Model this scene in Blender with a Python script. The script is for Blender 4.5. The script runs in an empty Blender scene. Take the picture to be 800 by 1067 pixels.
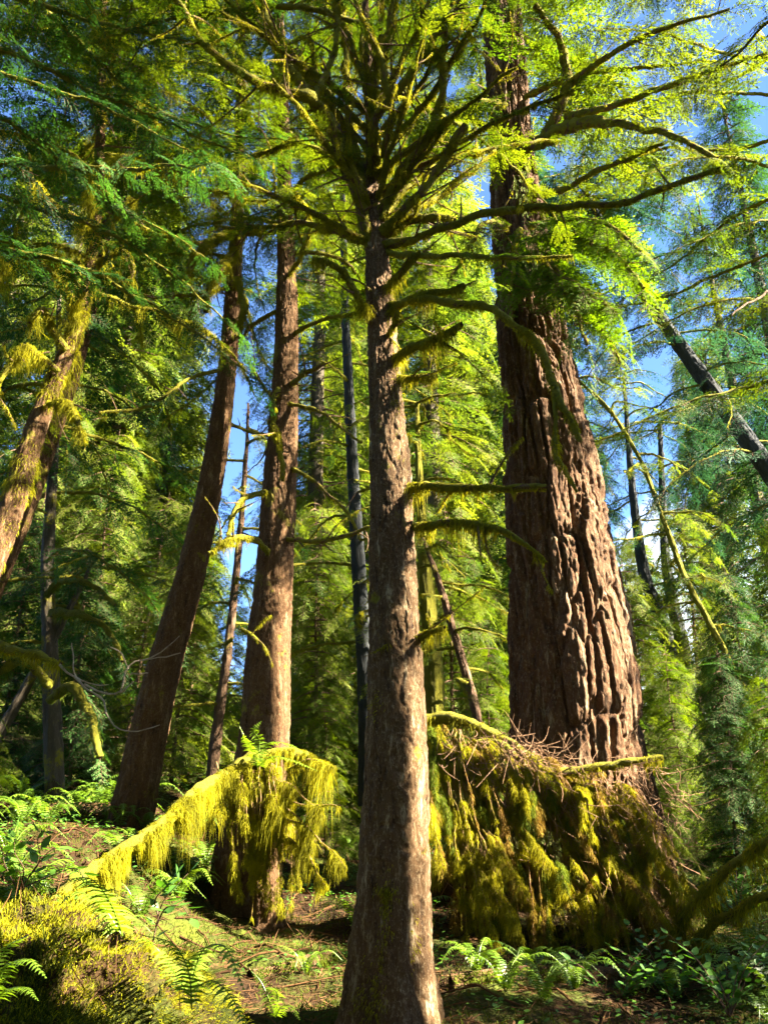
import bpy, math
import numpy as np
from mathutils import Vector, Matrix

rng = np.random.default_rng(11)
SC = bpy.context.scene
COL = SC.collection
R = math.radians

# ------------------------------------------------------------------ camera
F, CX, CY = 837.0, 400.0, 533.5
PITCH = R(20.5)
CAM = np.array([0.0, 0.0, 1.5])
_c, _s = math.cos(PITCH), math.sin(PITCH)
cam_d = bpy.data.cameras.new('camera')
cam_d.sensor_fit = 'VERTICAL'; cam_d.sensor_height = 24.0; cam_d.lens = F / 1067.0 * 24.0
cam_d.clip_start = 0.05; cam_d.clip_end = 2000
cam = bpy.data.objects.new('camera', cam_d); COL.objects.link(cam)
cam.location = CAM; cam.rotation_euler = (math.pi / 2 + PITCH, 0, 0)
SC.camera = cam

def ray(px, py):
    a = (px - CX) / F; b = (CY - py) / F
    return np.array([a, _c - _s * b, _s + _c * b])
def at(px, py, Y):
    """world point seen at photo pixel (px, py) standing Y metres ahead"""
    d = ray(px, py); return CAM + d * (Y / d[1])
def size_at(py, Y, w):
    """real size of w photo pixels there"""
    return w / F * (Y / ray(CX, py)[1])

# ------------------------------------------------------------------ noise
_perm = np.random.default_rng(5).permutation(512).astype(np.int64)
_grad = np.random.default_rng(6).normal(size=(512, 3)); _grad /= np.linalg.norm(_grad, axis=1)[:, None]
def noise(P):
    P = np.asarray(P, float); I = np.floor(P).astype(np.int64); f = P - I
    u = f * f * f * (f * (f * 6 - 15) + 10); out = np.zeros(len(P))
    for dx in (0, 1):
        wx = u[:, 0] if dx else 1 - u[:, 0]
        for dy in (0, 1):
            wy = u[:, 1] if dy else 1 - u[:, 1]
            for dz in (0, 1):
                wz = u[:, 2] if dz else 1 - u[:, 2]
                h = _perm[(_perm[(_perm[(I[:, 0] + dx) & 511] + I[:, 1] + dy) & 511] + I[:, 2] + dz) & 511]
                g = _grad[h]
                out += wx * wy * wz * (g[:, 0] * (f[:, 0] - dx) + g[:, 1] * (f[:, 1] - dy) + g[:, 2] * (f[:, 2] - dz))
    return out * 1.6
def fbm(P, o=3):
    P = np.asarray(P, float); s = np.zeros(len(P)); a = 1.0
    for k in range(o):
        s += a * noise(P * (2.0 ** k) + 17.3 * k); a *= 0.5
    return s
_jit = np.random.default_rng(8).random((512, 3)); _idv = np.random.default_rng(9).random(512)
def voro(P):
    """nearest and second nearest cell distance and the nearest cell's random value"""
    P = np.asarray(P, float); I = np.floor(P).astype(np.int64); f = P - I; d1 = np.full(len(P), 9.0); d2 = d1.copy(); cid = np.zeros(len(P))
    for dx in (-1, 0, 1):
        for dy in (-1, 0, 1):
            for dz in (-1, 0, 1):
                h = _perm[(_perm[(_perm[(I[:, 0] + dx) & 511] + I[:, 1] + dy) & 511] + I[:, 2] + dz) & 511]
                q = _jit[h] + np.array([dx, dy, dz]) - f; d = np.sqrt((q * q).sum(1)); nr = d < d1
                d2 = np.where(nr, d1, np.minimum(d2, d)); cid = np.where(nr, _idv[h], cid); d1 = np.where(nr, d, d1)
    return d1, d2, cid
def sstep(a, b, x):
    t = np.clip((x - a) / (b - a), 0, 1); return t * t * (3 - 2 * t)
def unit(v):
    v = np.asarray(v, float); return v / np.maximum(np.linalg.norm(v, axis=-1, keepdims=True), 1e-9)

# ------------------------------------------------------------------ materials
def mat_new(name):
    m = bpy.data.materials.new(name); m.use_nodes = True
    nt = m.node_tree; nt.nodes.clear()
    return m, nt, nt.nodes, nt.links
def ramp(N, stops):
    r = N.new('ShaderNodeValToRGB'); e = r.color_ramp.elements
    while len(e) < len(stops): e.new(0.5)
    for el, (p, c) in zip(e, stops): el.position = p; el.color = (*c, 1)
    return r
def bark_mat(name, dark, mid, light, moss=(0.17, 0.15, 0.012), moss_amt=0.42, zs=0.14, scale=9, bump=0.8):
    m, nt, N, L = mat_new(name)
    tc = N.new('ShaderNodeTexCoord'); mp = N.new('ShaderNodeMapping'); mp.inputs['Scale'].default_value = (1, 1, zs)
    L.new(tc.outputs['Object'], mp.inputs['Vector'])
    n1 = N.new('ShaderNodeTexNoise'); n1.inputs['Scale'].default_value = scale; n1.inputs['Detail'].default_value = 9; n1.inputs['Roughness'].default_value = 0.78
    L.new(mp.outputs[0], n1.inputs['Vector'])
    r1 = ramp(N, [(0.36, dark), (0.47, mid), (0.55, mid), (0.68, light)]); L.new(n1.outputs['Fac'], r1.inputs[0])
    # crusty lichen flecks
    n4 = N.new('ShaderNodeTexNoise'); n4.inputs['Scale'].default_value = scale * 4; n4.inputs['Detail'].default_value = 5; n4.inputs['Roughness'].default_value = 0.8
    mp4 = N.new('ShaderNodeMapping'); mp4.inputs['Scale'].default_value = (1, 1, min(1, zs * 3)); L.new(tc.outputs['Object'], mp4.inputs['Vector']); L.new(mp4.outputs[0], n4.inputs['Vector'])
    r4 = ramp(N, [(0.54, (0, 0, 0)), (0.62, (1, 1, 1))]); L.new(n4.outputs['Fac'], r4.inputs[0])
    mxl = N.new('ShaderNodeMix'); mxl.data_type = 'RGBA'; L.new(r4.outputs[0], mxl.inputs['Factor']); L.new(r1.outputs[0], mxl.inputs['A']); mxl.inputs['B'].default_value = (*[0.65 * a + 0.35 * b for a, b in zip(mid, light)], 1)
    n2 = N.new('ShaderNodeTexNoise'); n2.inputs['Scale'].default_value = 2.2; n2.inputs['Detail'].default_value = 9; n2.inputs['Roughness'].default_value = 0.75
    L.new(tc.outputs['Object'], n2.inputs['Vector'])
    r2 = ramp(N, [(1 - moss_amt, (0, 0, 0)), (1 - moss_amt + 0.06, (1, 1, 1))]); L.new(n2.outputs['Fac'], r2.inputs[0])
    mx = N.new('ShaderNodeMix'); mx.data_type = 'RGBA'
    L.new(r2.outputs[0], mx.inputs['Factor']); L.new(mxl.outputs['Result'], mx.inputs['A']); mx.inputs['B'].default_value = (*moss, 1)
    ad = N.new('ShaderNodeMath'); ad.operation = 'MULTIPLY_ADD'; L.new(n4.outputs['Fac'], ad.inputs[0]); ad.inputs[1].default_value = 0.6; L.new(n1.outputs['Fac'], ad.inputs[2])
    bp = N.new('ShaderNodeBump'); bp.inputs['Strength'].default_value = bump; bp.inputs['Distance'].default_value = 0.05
    L.new(ad.outputs[0], bp.inputs['Height'])
    b = N.new('ShaderNodeBsdfPrincipled'); b.inputs['Roughness'].default_value = 0.9; b.inputs['Specular IOR Level'].default_value = 0.2
    L.new(mx.outputs['Result'], b.inputs['Base Color']); L.new(bp.outputs[0], b.inputs['Normal'])
    o = N.new('ShaderNodeOutputMaterial'); L.new(b.outputs[0], o.inputs[0])
    return m
def leaf_mat(name, c0, c1, trans=0.45, tcol=(1.5, 1.25, 0.5), rough=0.7, spec=0.12):
    """thin leaf: reflects and lets light through; tint attribute varies it from spray to spray"""
    m, nt, N, L = mat_new(name)
    at_ = N.new('ShaderNodeAttribute'); at_.attribute_name = 'tint'
    r = ramp(N, [(0.0, c0), (1.0, c1)]); L.new(at_.outputs['Fac'], r.inputs[0])
    b = N.new('ShaderNodeBsdfPrincipled'); b.inputs['Roughness'].default_value = rough; b.inputs['Specular IOR Level'].default_value = spec
    L.new(r.outputs[0], b.inputs['Base Color'])
    mu = N.new('ShaderNodeMix'); mu.data_type = 'RGBA'; mu.blend_type = 'MULTIPLY'; mu.inputs['Factor'].default_value = 1
    L.new(r.outputs[0], mu.inputs['A']); mu.inputs['B'].default_value = (*tcol, 1)
    t = N.new('ShaderNodeBsdfTranslucent'); L.new(mu.outputs['Result'], t.inputs[0])
    mx = N.new('ShaderNodeMixShader'); mx.inputs[0].default_value = trans
    L.new(b.outputs[0], mx.inputs[1]); L.new(t.outputs[0], mx.inputs[2])
    o = N.new('ShaderNodeOutputMaterial'); L.new(mx.outputs[0], o.inputs[0])
    return m

M = {}
M['bark_fir'] = bark_mat('bark_fir', (0.020, 0.009, 0.005), (0.085, 0.040, 0.016), (0.34, 0.25, 0.15), moss_amt=0.30, scale=9, zs=.16)
M['bark_hem'] = bark_mat('bark_hem', (0.022, 0.010, 0.005), (0.095, 0.052, 0.021), (0.42, 0.33, 0.20), moss_amt=0.40, scale=16, zs=.2)
M['bark_red'] = bark_mat('bark_red', (0.022, 0.010, 0.004), (0.085, 0.042, 0.016), (0.28, 0.19, 0.10), moss_amt=0.42, scale=16, zs=.2)
M['bark_far'] = bark_mat('bark_far', (0.03, 0.026, 0.020), (0.07, 0.055, 0.038), (0.15, 0.12, 0.08), moss_amt=0.45, scale=5)
M['bark_shade'] = bark_mat('bark_shade', (0.012, 0.014, 0.015), (0.03, 0.033, 0.034), (0.07, 0.07, 0.065), moss_amt=0.35, scale=6)  # bark made darker and bluer, foliage shade put into the colour
M['twig'] = bark_mat('twig', (0.06, 0.035, 0.02), (0.12, 0.07, 0.04), (0.2, 0.13, 0.08), moss_amt=0.4, zs=1, scale=8)
M['dead_twig'] = bark_mat('dead_twig', (0.14, 0.07, 0.035), (0.25, 0.14, 0.075), (0.38, 0.25, 0.15), moss_amt=0.2, zs=1, scale=8)
M['pale_twig'] = bark_mat('pale_twig', (0.2, 0.15, 0.10), (0.36, 0.28, 0.20), (0.5, 0.41, 0.32), moss_amt=0.22, zs=1, scale=8)
M['moss_sleeve'] = bark_mat('moss_sleeve', (0.10, 0.095, 0.010), (0.20, 0.185, 0.014), (0.30, 0.27, 0.022), moss_amt=0.3, zs=1, scale=14, bump=1.0)
M['moss'] = leaf_mat('moss', (0.10, 0.10, 0.008), (0.34, 0.32, 0.014), trans=0.5, tcol=(1.3, 1.2, 0.4), rough=0.9, spec=0.1)
M['moss_brown'] = leaf_mat('moss_brown', (0.13, 0.07, 0.018), (0.30, 0.22, 0.03), trans=0.25, tcol=(1.2, 1.0, 0.5), rough=0.9, spec=0.1)
M['moss_dark'] = leaf_mat('moss_dark', (0.045, 0.07, 0.008), (0.14, 0.18, 0.014), trans=0.3, tcol=(1.2, 1.1, 0.4), rough=0.9, spec=0.1)
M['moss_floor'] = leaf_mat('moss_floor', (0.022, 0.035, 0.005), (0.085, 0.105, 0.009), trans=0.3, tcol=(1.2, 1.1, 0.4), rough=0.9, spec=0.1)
M['moss_mound'] = leaf_mat('moss_mound', (0.10, 0.11, 0.007), (0.36, 0.345, 0.014), trans=0.45, tcol=(1.3, 1.2, 0.4), rough=0.9, spec=0.1)
M['fol_hem'] = leaf_mat('fol_hem', (0.032, 0.068, 0.006), (0.125, 0.16, 0.010), trans=.5, tcol=(1.4, 1.35, 0.35))
M['fol_fir'] = leaf_mat('fol_fir', (0.035, 0.075, 0.006), (0.12, 0.17, 0.010), trans=.5, tcol=(1.6, 1.5, 0.35))
M['fol_cedar'] = leaf_mat('fol_cedar', (0.05, 0.105, 0.006), (0.13, 0.20, 0.010), trans=0.5, tcol=(1.6, 1.6, 0.3))
M['fol_dark'] = leaf_mat('fol_dark', (0.016, 0.045, 0.014), (0.05, 0.11, 0.022), trans=0.4, tcol=(1.2, 1.4, 0.5))  # darker leaf copy, shade painted into its green
M['fol_blue'] = leaf_mat('fol_blue', (0.014, 0.045, 0.028), (0.04, 0.09, 0.04), trans=0.35, tcol=(1.0, 1.3, 0.8))  # blue green leaf copy, cool shade put into its colour
M['fol_far'] = leaf_mat('fol_far', (0.045, 0.095, 0.014), (0.15, 0.185, 0.02), trans=0.5, tcol=(1.4, 1.35, 0.45))
M['fern'] = leaf_mat('fern', (0.07, 0.14, 0.012), (0.16, 0.24, 0.02), trans=0.45, tcol=(1.4, 1.4, 0.4), rough=0.4, spec=0.4)
M['leaf'] = leaf_mat('leaf', (0.035, 0.10, 0.015), (0.08, 0.17, 0.02), trans=0.35, tcol=(1.3, 1.5, 0.4), rough=0.5, spec=0.3)
M['litter'] = leaf_mat('litter', (0.025, 0.012, 0.005), (0.12, 0.06, 0.024), trans=0.1, rough=0.9, spec=0.1)

def ground_mat():
    m, nt, N, L = mat_new('forest_floor')
    tc = N.new('ShaderNodeTexCoord')
    n1 = N.new('ShaderNodeTexNoise'); n1.inputs['Scale'].default_value = 0.9; n1.inputs['Detail'].default_value = 8; n1.inputs['Roughness'].default_value = 0.7
    L.new(tc.outputs['Object'], n1.inputs['Vector'])
    r1 = ramp(N, [(0.38, (0.016, 0.009, 0.004)), (0.47, (0.034, 0.018, 0.007)), (0.53, (0.028, 0.034, 0.005)), (0.68, (0.06, 0.072, 0.007))])
    L.new(n1.outputs['Fac'], r1.inputs[0])
    n2 = N.new('ShaderNodeTexNoise'); n2.inputs['Scale'].default_value = 22; n2.inputs['Detail'].default_value = 8; L.new(tc.outputs['Object'], n2.inputs['Vector'])
    bp = N.new('ShaderNodeBump'); bp.inputs['Strength'].default_value = 0.9; bp.inputs['Distance'].default_value = 0.05; L.new(n2.outputs['Fac'], bp.inputs['Height'])
    b = N.new('ShaderNodeBsdfPrincipled'); b.inputs['Roughness'].default_value = 0.95; b.inputs['Specular IOR Level'].default_value = 0.1
    L.new(r1.outputs[0], b.inputs['Base Color']); L.new(bp.outputs[0], b.inputs['Normal'])
    o = N.new('ShaderNodeOutputMaterial'); L.new(b.outputs[0], o.inputs[0])
    return m
M['ground'] = ground_mat()

# ------------------------------------------------------------------ mesh collector
class Geo:
    """collects vertices, quads and triangles (numpy) and links them as ONE mesh object"""
    def __init__(s): s.V = []; s.T = []; s.Q = []; s.Qm = []; s.K = []; s.Km = []; s.n = 0
    def add(s, V, Q=None, K=None, tint=0.5, mat=0):
        V = np.asarray(V, float).reshape(-1, 3); n = len(V); s.V.append(V)
        s.T.append(np.broadcast_to(np.asarray(tint, float), (n,)).copy())
        if Q is not None and len(Q): s.Q.append(np.asarray(Q, np.int64) + s.n); s.Qm.append(np.broadcast_to(np.asarray(mat), (len(Q),)).copy())
        if K is not None and len(K): s.K.append(np.asarray(K, np.int64) + s.n); s.Km.append(np.broadcast_to(np.asarray(mat), (len(K),)).copy())
        s.n += n
    def mesh(s, name, mats, smooth=False):
        V = np.concatenate(s.V).astype(np.float32); me = bpy.data.meshes.new(name)
        Q = np.concatenate(s.Q) if s.Q else np.zeros((0, 4), np.int64); K = np.concatenate(s.K) if s.K else np.zeros((0, 3), np.int64)
        li = np.concatenate([Q.ravel(), K.ravel()]).astype(np.int32)
        st = np.concatenate([np.arange(len(Q)) * 4, len(Q) * 4 + np.arange(len(K)) * 3]).astype(np.int32)
        me.vertices.add(len(V)); me.vertices.foreach_set('co', V.ravel())
        me.loops.add(len(li)); me.loops.foreach_set('vertex_index', li)
        me.polygons.add(len(st)); me.polygons.foreach_set('loop_start', st)
        mi = np.concatenate((s.Qm or [np.zeros(0)]) + (s.Km or [np.zeros(0)])).astype(np.int32)
        for m in mats: me.materials.append(m)
        me.polygons.foreach_set('material_index', mi)
        me.polygons.foreach_set('use_smooth', np.full(len(st), bool(smooth)))
        a = me.attributes.new('tint', 'FLOAT', 'POINT'); a.data.foreach_set('value', np.concatenate(s.T).astype(np.float32))
        me.update(calc_edges=True)
        return me
    def build(s, name, mats, parent=None, smooth=False):
        if not isinstance(mats, (list, tuple)): mats = [mats]
        o = bpy.data.objects.new(name, s.mesh(name, mats, smooth)); COL.objects.link(o)
        if parent is not None:
            o.parent = parent; o.matrix_parent_inverse = Matrix.Translation(-Vector(parent.location))
        return o
def tag(o, label=None, cat=None, group=None, kind=None):
    if label: o['label'] = label
    if cat: o['category'] = cat
    if group: o['group'] = group
    if kind: o['kind'] = kind
    return o
def empty(name, loc, label, cat, group=None):
    o = bpy.data.objects.new(name, None); o.empty_display_size = 0.1; COL.objects.link(o)
    o.location = tuple(float(v) for v in loc)
    return tag(o, label, cat, group)

# ------------------------------------------------------------------ paths and tubes
def smooth_path(P, n):
    P = np.asarray(P, float); m = len(P)
    d = np.r_[0, np.cumsum(np.maximum(np.linalg.norm(np.diff(P[:, :3], axis=0), axis=1), 1e-6))]
    T = np.gradient(P, d, axis=0) if m > 2 else np.repeat((P[1] - P[0])[None] / d[-1], 2, 0)
    x = np.linspace(0, d[-1], n); i = np.clip(np.searchsorted(d, x, side='right') - 1, 0, m - 2)
    h = (d[i + 1] - d[i])[:, None]; t = ((x - d[i]) / h[:, 0])[:, None]
    return (2*t**3 - 3*t**2 + 1) * P[i] + (t**3 - 2*t**2 + t) * h * T[i] + (-2*t**3 + 3*t**2) * P[i + 1] + (t**3 - t**2) * h * T[i + 1]
def frames(P):
    T = unit(np.gradient(P, axis=0)); ref = np.array([0, 0, 1.0])
    if abs(T[len(T) // 2, 2]) > 0.8: ref = np.array([0, 1.0, 0])
    A = unit(np.cross(T, ref)); B = np.cross(A, T)
    return T, A, B
def tube(geo, P, rad, seg=8, lump=0.0, tint=0.5, mat=0, seed=0.0, freq=14):
    P = np.asarray(P, float); n = len(P); T, A, B = frames(P)
    a = np.linspace(0, 2 * math.pi, seg, endpoint=False)
    off = np.cos(a)[None, :, None] * A[:, None] + np.sin(a)[None, :, None] * B[:, None]
    r = np.broadcast_to(np.asarray(rad, float), (n,))[:, None] * np.ones((1, seg))
    V = P[:, None] + off * r[..., None]
    if lump:
        k = noise(V.reshape(-1, 3) * freq + seed).reshape(n, seg) + 0.5 * noise(V.reshape(-1, 3) * freq * 2.3 + seed).reshape(n, seg)
        V = P[:, None] + off * (r * (1 + lump * k))[..., None]
    i = np.arange(n - 1)[:, None] * seg; j = np.arange(seg)[None]; j2 = (j + 1) % seg
    Q = np.stack([i + j, i + j2, i + seg + j2, i + seg + j], -1).reshape(-1, 4)
    geo.add(V.reshape(-1, 3), Q, tint=tint, mat=mat)

def trunk_geo(P, rad, kind, seg, step, flare=0.0, lobes=0.25, seed=0.0):
    """trunk with furrowed bark as real relief; P (n,3), rad (n)"""
    PR = np.c_[P, rad]; ln = np.linalg.norm(np.diff(P, axis=0), axis=1).sum()
    S = smooth_path(PR, max(8, int(ln / step))); C = S[:, :3]; r0 = np.maximum(S[:, 3], 0.004); n = len(C)
    T, A, B = frames(C); s = np.r_[0, np.cumsum(np.linalg.norm(np.diff(C, axis=0), axis=1))]
    a = np.linspace(0, 2 * math.pi, seg, endpoint=False)
    ca, sa = np.cos(a), np.sin(a); off = ca[None, :, None] * A[:, None] + sa[None, :, None] * B[:, None]
    Rm = float(np.median(r0)); X = np.stack(np.broadcast_arrays(ca[None] * Rm, sa[None] * Rm, s[:, None]), -1).reshape(-1, 3) + seed
    W = X.copy(); w = fbm(X * np.array([3, 3, 1.2]) * (0.6 if kind == 'fir' else 2.2), 2)
    if kind == 'fir':
        hi = np.stack([.007 * noise(X * np.array([34, 34, 16])) + .008 * noise(X * np.array([5, 5, 1.4])), .007 * noise(X * np.array([34, 34, 16]) + 50) + .008 * noise(X * np.array([5, 5, 1.4]) + 70), .10 * noise(X * np.array([12, 12, 3]) + 90)], 1)
        W = X + hi; W[:, 0] += 0.012 * w
        a1, a2, c1 = voro(W * np.array([10, 10, 1.0])); b1, b2, c2 = voro(W * np.array([26, 26, 3.6]) + 7)
        f1 = np.abs(noise(W * np.array([6.0, 6.0, 0.20])))
        h = sstep(0.0, .24, a2 - a1) * 0.062 + (c1 - .5) * .050 + sstep(.0, .20, f1) * 0.050 + sstep(0, .28, b2 - b1) * .014 + (c2 - .5) * .016 + 0.010 * fbm(X * np.array([44, 44, 10]), 3) + .008 * np.abs(noise(X * np.array([30, 30, 26]))) - 0.12
    elif kind == 'hem':
        hi = 0.008 * np.stack([noise(X * np.array([45, 45, 20])), noise(X * np.array([45, 45, 20]) + 50), noise(X * 16 + 90) * 3], 1)
        a1, a2, c1 = voro((X + hi) * np.array([26, 26, 4.6])); b1, b2, c2 = voro((X + hi) * np.array([58, 58, 15]) + 7)
        h = sstep(0, .25, a2 - a1) * .008 + (c1 - .5) * .010 + (c2 - .5) * .007 + sstep(0, .3, b2 - b1) * .003 + 0.004 * fbm(X * np.array([60, 60, 16]), 2) - .008
        h += 0.005 * fbm(X * np.array([4, 4, 1.5]), 2)
    else:
        h = 0.012 * fbm(X * np.array([22, 22, 5]), 3)
    h = h.reshape(n, seg) * np.minimum(1, r0 / (0.35 * Rm))[:, None]
    lob = fbm(np.stack(np.broadcast_arrays(ca[None] * 1.3 + seed, sa[None] * 1.3, s[:, None] * 0.25), -1).reshape(-1, 3), 2).reshape(n, seg)
    h = h + r0[:, None] * lobes * lob * (0.25 + np.exp(-s / max(flare, 0.3)))[:, None]
    V = C[:, None] + off * (r0[:, None] + h)[..., None]
    i = np.arange(n - 1)[:, None] * seg; j = np.arange(seg)[None]; j2 = (j + 1) % seg
    Q = np.stack([i + j, i + j2, i + seg + j2, i + seg + j], -1).reshape(-1, 4)
    g = Geo(); g.add(V.reshape(-1, 3), Q); return g, C, r0

# ------------------------------------------------------------------ moss strands
def strands(geo, P, O, L, W, out=0.3, sway=0.25, mat=0, tint=None, gravity=1.0):
    """thin tapering moss threads: start P, outward O, length L, width W"""
    n = len(P)
    if n == 0: return
    L = np.asarray(L, float).reshape(-1, 1); W = np.broadcast_to(np.asarray(W, float).reshape(-1, 1), (n, 1))
    dn = np.array([0, 0, -1.0]) * gravity; j1 = rng.normal(size=(n, 3)) * sway; j2 = rng.normal(size=(n, 3)) * sway
    p1 = P + (O * out * 1.4 + dn * 0.35 + j1 * 0.4) * L * 0.5
    p2 = p1 + (O * out * 0.4 + dn * 0.8 + j2 * 0.5) * L * 0.6
    th = rng.uniform(0, 2 * math.pi, n); wv = np.stack([np.cos(th), np.sin(th), rng.normal(size=n) * 0.3], 1) * W * 0.5
    V = np.stack([P - wv, P + wv, p1 + wv * 0.8, p1 - wv * 0.8, p2], 1).reshape(-1, 3)
    b = np.arange(n) * 5
    t = rng.uniform(0, 1, n) if tint is None else np.clip(tint, 0, 1)
    geo.add(V, np.stack([b, b + 1, b + 2, b + 3], 1), np.stack([b + 3, b + 2, b + 4], 1), tint=np.repeat(t, 5), mat=mat)
def moss_branch(geo, P, rad, per_m=500, hang=0.08, w=0.008, top=0.35, mat=0, clump=5.0, cmin=.07):
    """threads round a branch, long below, short tufts above, gathered in clumps"""
    n = len(P); ln = np.linalg.norm(np.diff(P, axis=0), axis=1).sum(); k = int(ln * per_m)
    if k < 1: return
    u = rng.uniform(0, n - 1.001, k); i = u.astype(int); f = (u - i)[:, None]
    T, A, B = frames(P); C = P[i] * (1 - f) + P[i + 1] * f; r = np.interp(u, np.arange(n), np.broadcast_to(rad, (n,)))
    th = rng.uniform(0, 2 * math.pi, k); O = np.cos(th)[:, None] * A[i] + np.sin(th)[:, None] * B[i]
    cl = 0.5 + 1.5 * noise(C * clump + 3.1) + .8 * noise(C * clump * 3.7); cl = np.clip(cl, cmin, 2.0)
    down = 0.5 - 0.5 * O[:, 2]
    L = hang * (top + (1 - top) * down) * cl * rng.uniform(0.5, 1.3, k)
    tnt = 0.5 + 0.5 * noise(C * 6) + rng.uniform(-0.3, 0.3, k)
    strands(geo, C + O * r[:, None] * 0.85, O, L, w, out=0.5, tint=tnt, mat=mat)

# ------------------------------------------------------------------ foliage prototypes
def proto_bough(seed, n2=18, n3=9, ratio=0.42, ll=0.10, lw=0.36, droop=0.18, ang=58, twig=0.010):
    """unit spray along +X, flat in XY, tip drooping; leaflets are narrow kites"""
    g = np.random.default_rng(seed); P = []; D = []; Ls = []; Nn = []; tw = []
    def ax(t): return np.array([t, 0.03 * math.sin(5 * t + seed), -droop * t * t])
    for i in range(n2):
        t = 0.06 + 0.92 * (i + g.uniform(-.3, .3)) / n2; sd = 1 if i % 2 else -1
        L2 = ratio * (1 - t) ** 0.75 * (0.75 + 0.5 * g.random()) + 0.07; al = R(ang + g.uniform(-12, 12))
        d = unit(np.array([math.cos(al), sd * math.sin(al), g.uniform(-.22, .08)])); p0 = ax(t)
        if g.random() < 0.06: continue
        tw.append((p0, p0 + d * L2 * 0.9))
        nl = max(3, int(n3 * L2 / ratio) + 2)
        for j in range(nl):
            u = (j + 0.6) / nl; q = p0 + d * L2 * u + np.array([0, 0, -0.25 * L2 * u * u]); l3 = ll * (1.05 - 0.55 * u) * (0.7 + 0.6 * g.random()) * (0.6 + 0.4 * (1 - t))
            for sg in (1, -1):
                b = R(46 + g.uniform(-14, 14)) * sg; dd = np.array([d[0] * math.cos(b) - d[1] * math.sin(b), d[0] * math.sin(b) + d[1] * math.cos(b), d[2] + g.uniform(-.35, .15)])
                P.append(q); D.append(dd); Ls.append(l3); Nn.append([g.normal() * .35, g.normal() * .35, 1])
        P.append(p0 + d * L2 * 0.93); D.append(d); Ls.append(ll * 0.8); Nn.append([g.normal() * .3, g.normal() * .3, 1])
    for t in np.linspace(0.75, 1, 4):
        P.append(ax(t)); D.append(np.array([1, g.uniform(-.4, .4), -.25])); Ls.append(ll); Nn.append([0, .2, 1])
    P = np.array(P); D = unit(D); Ls = np.array(Ls)[:, None]; S = unit(np.cross(np.array(Nn), D)); wv = S * Ls * lw * 0.5
    V = np.stack([P, P + D * Ls * .45 + wv, P + D * Ls, P + D * Ls * .45 - wv], 1).reshape(-1, 3)
    Q = np.arange(len(V)).reshape(-1, 4); m = np.zeros(len(Q), int); tj = np.repeat(g.uniform(-.12, .12, len(Q)), 4)
    tw += [(ax(t), ax(t + 0.25)) for t in (0, .25, .5)] ; tv = []
    for p, q in tw:
        s_ = unit(np.cross(q - p, [0, 0, 1])) * twig * 0.5; tv += [p - s_, p + s_, q + s_ * .5, q - s_ * .5]
    tv = np.array(tv); nq = np.arange(len(tv)).reshape(-1, 4) + len(V)
    return np.r_[V, tv], np.r_[Q, nq], np.r_[m, np.ones(len(nq), int)], np.r_[tj, np.zeros(len(tv))]
PROTO = {
    'hem': [proto_bough(s) for s in range(5)],
    'fine': [proto_bough(20 + s, n2=13, n3=7, ll=0.13, lw=0.32) for s in range(4)],
    'cedar': [proto_bough(40 + s, n2=17, n3=9, ratio=0.36, ll=0.085, lw=0.36, droop=0.3, ang=50) for s in range(4)],
    'coarse': [proto_bough(60 + s, n2=11, n3=5, ll=0.16, lw=0.40, droop=0.22) for s in range(4)],
}
def sprays(geo, O, AX, UP, SCL, kind, tint=None):
    O = np.atleast_2d(O); n = len(O); AX = unit(AX); SD = unit(np.cross(UP, AX)); UP = np.cross(AX, SD)
    pick = rng.integers(0, len(PROTO[kind]), n); SCL = np.broadcast_to(SCL, (n,))
    t0 = rng.uniform(0.1, 0.9, n) if tint is None else tint
    for k, (V, Q, m, tj) in enumerate(PROTO[kind]):
        ix = np.where(pick == k)[0]
        if not len(ix): continue
        W = O[ix, None] + SCL[ix, None, None] * (V[None, :, :1] * AX[ix, None] + V[None, :, 1:2] * SD[ix, None] + V[None, :, 2:] * UP[ix, None])
        W[..., 2] -= 0.12 * SCL[ix, None] * V[None, :, 0] ** 2
        q = (Q[None] + (np.arange(len(ix)) * len(V))[:, None, None]).reshape(-1, 4)
        geo.add(W.reshape(-1, 3), q, tint=np.clip(t0[ix, None] + tj[None], 0, 1).ravel(), mat=np.tile(m, len(ix)))
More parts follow.
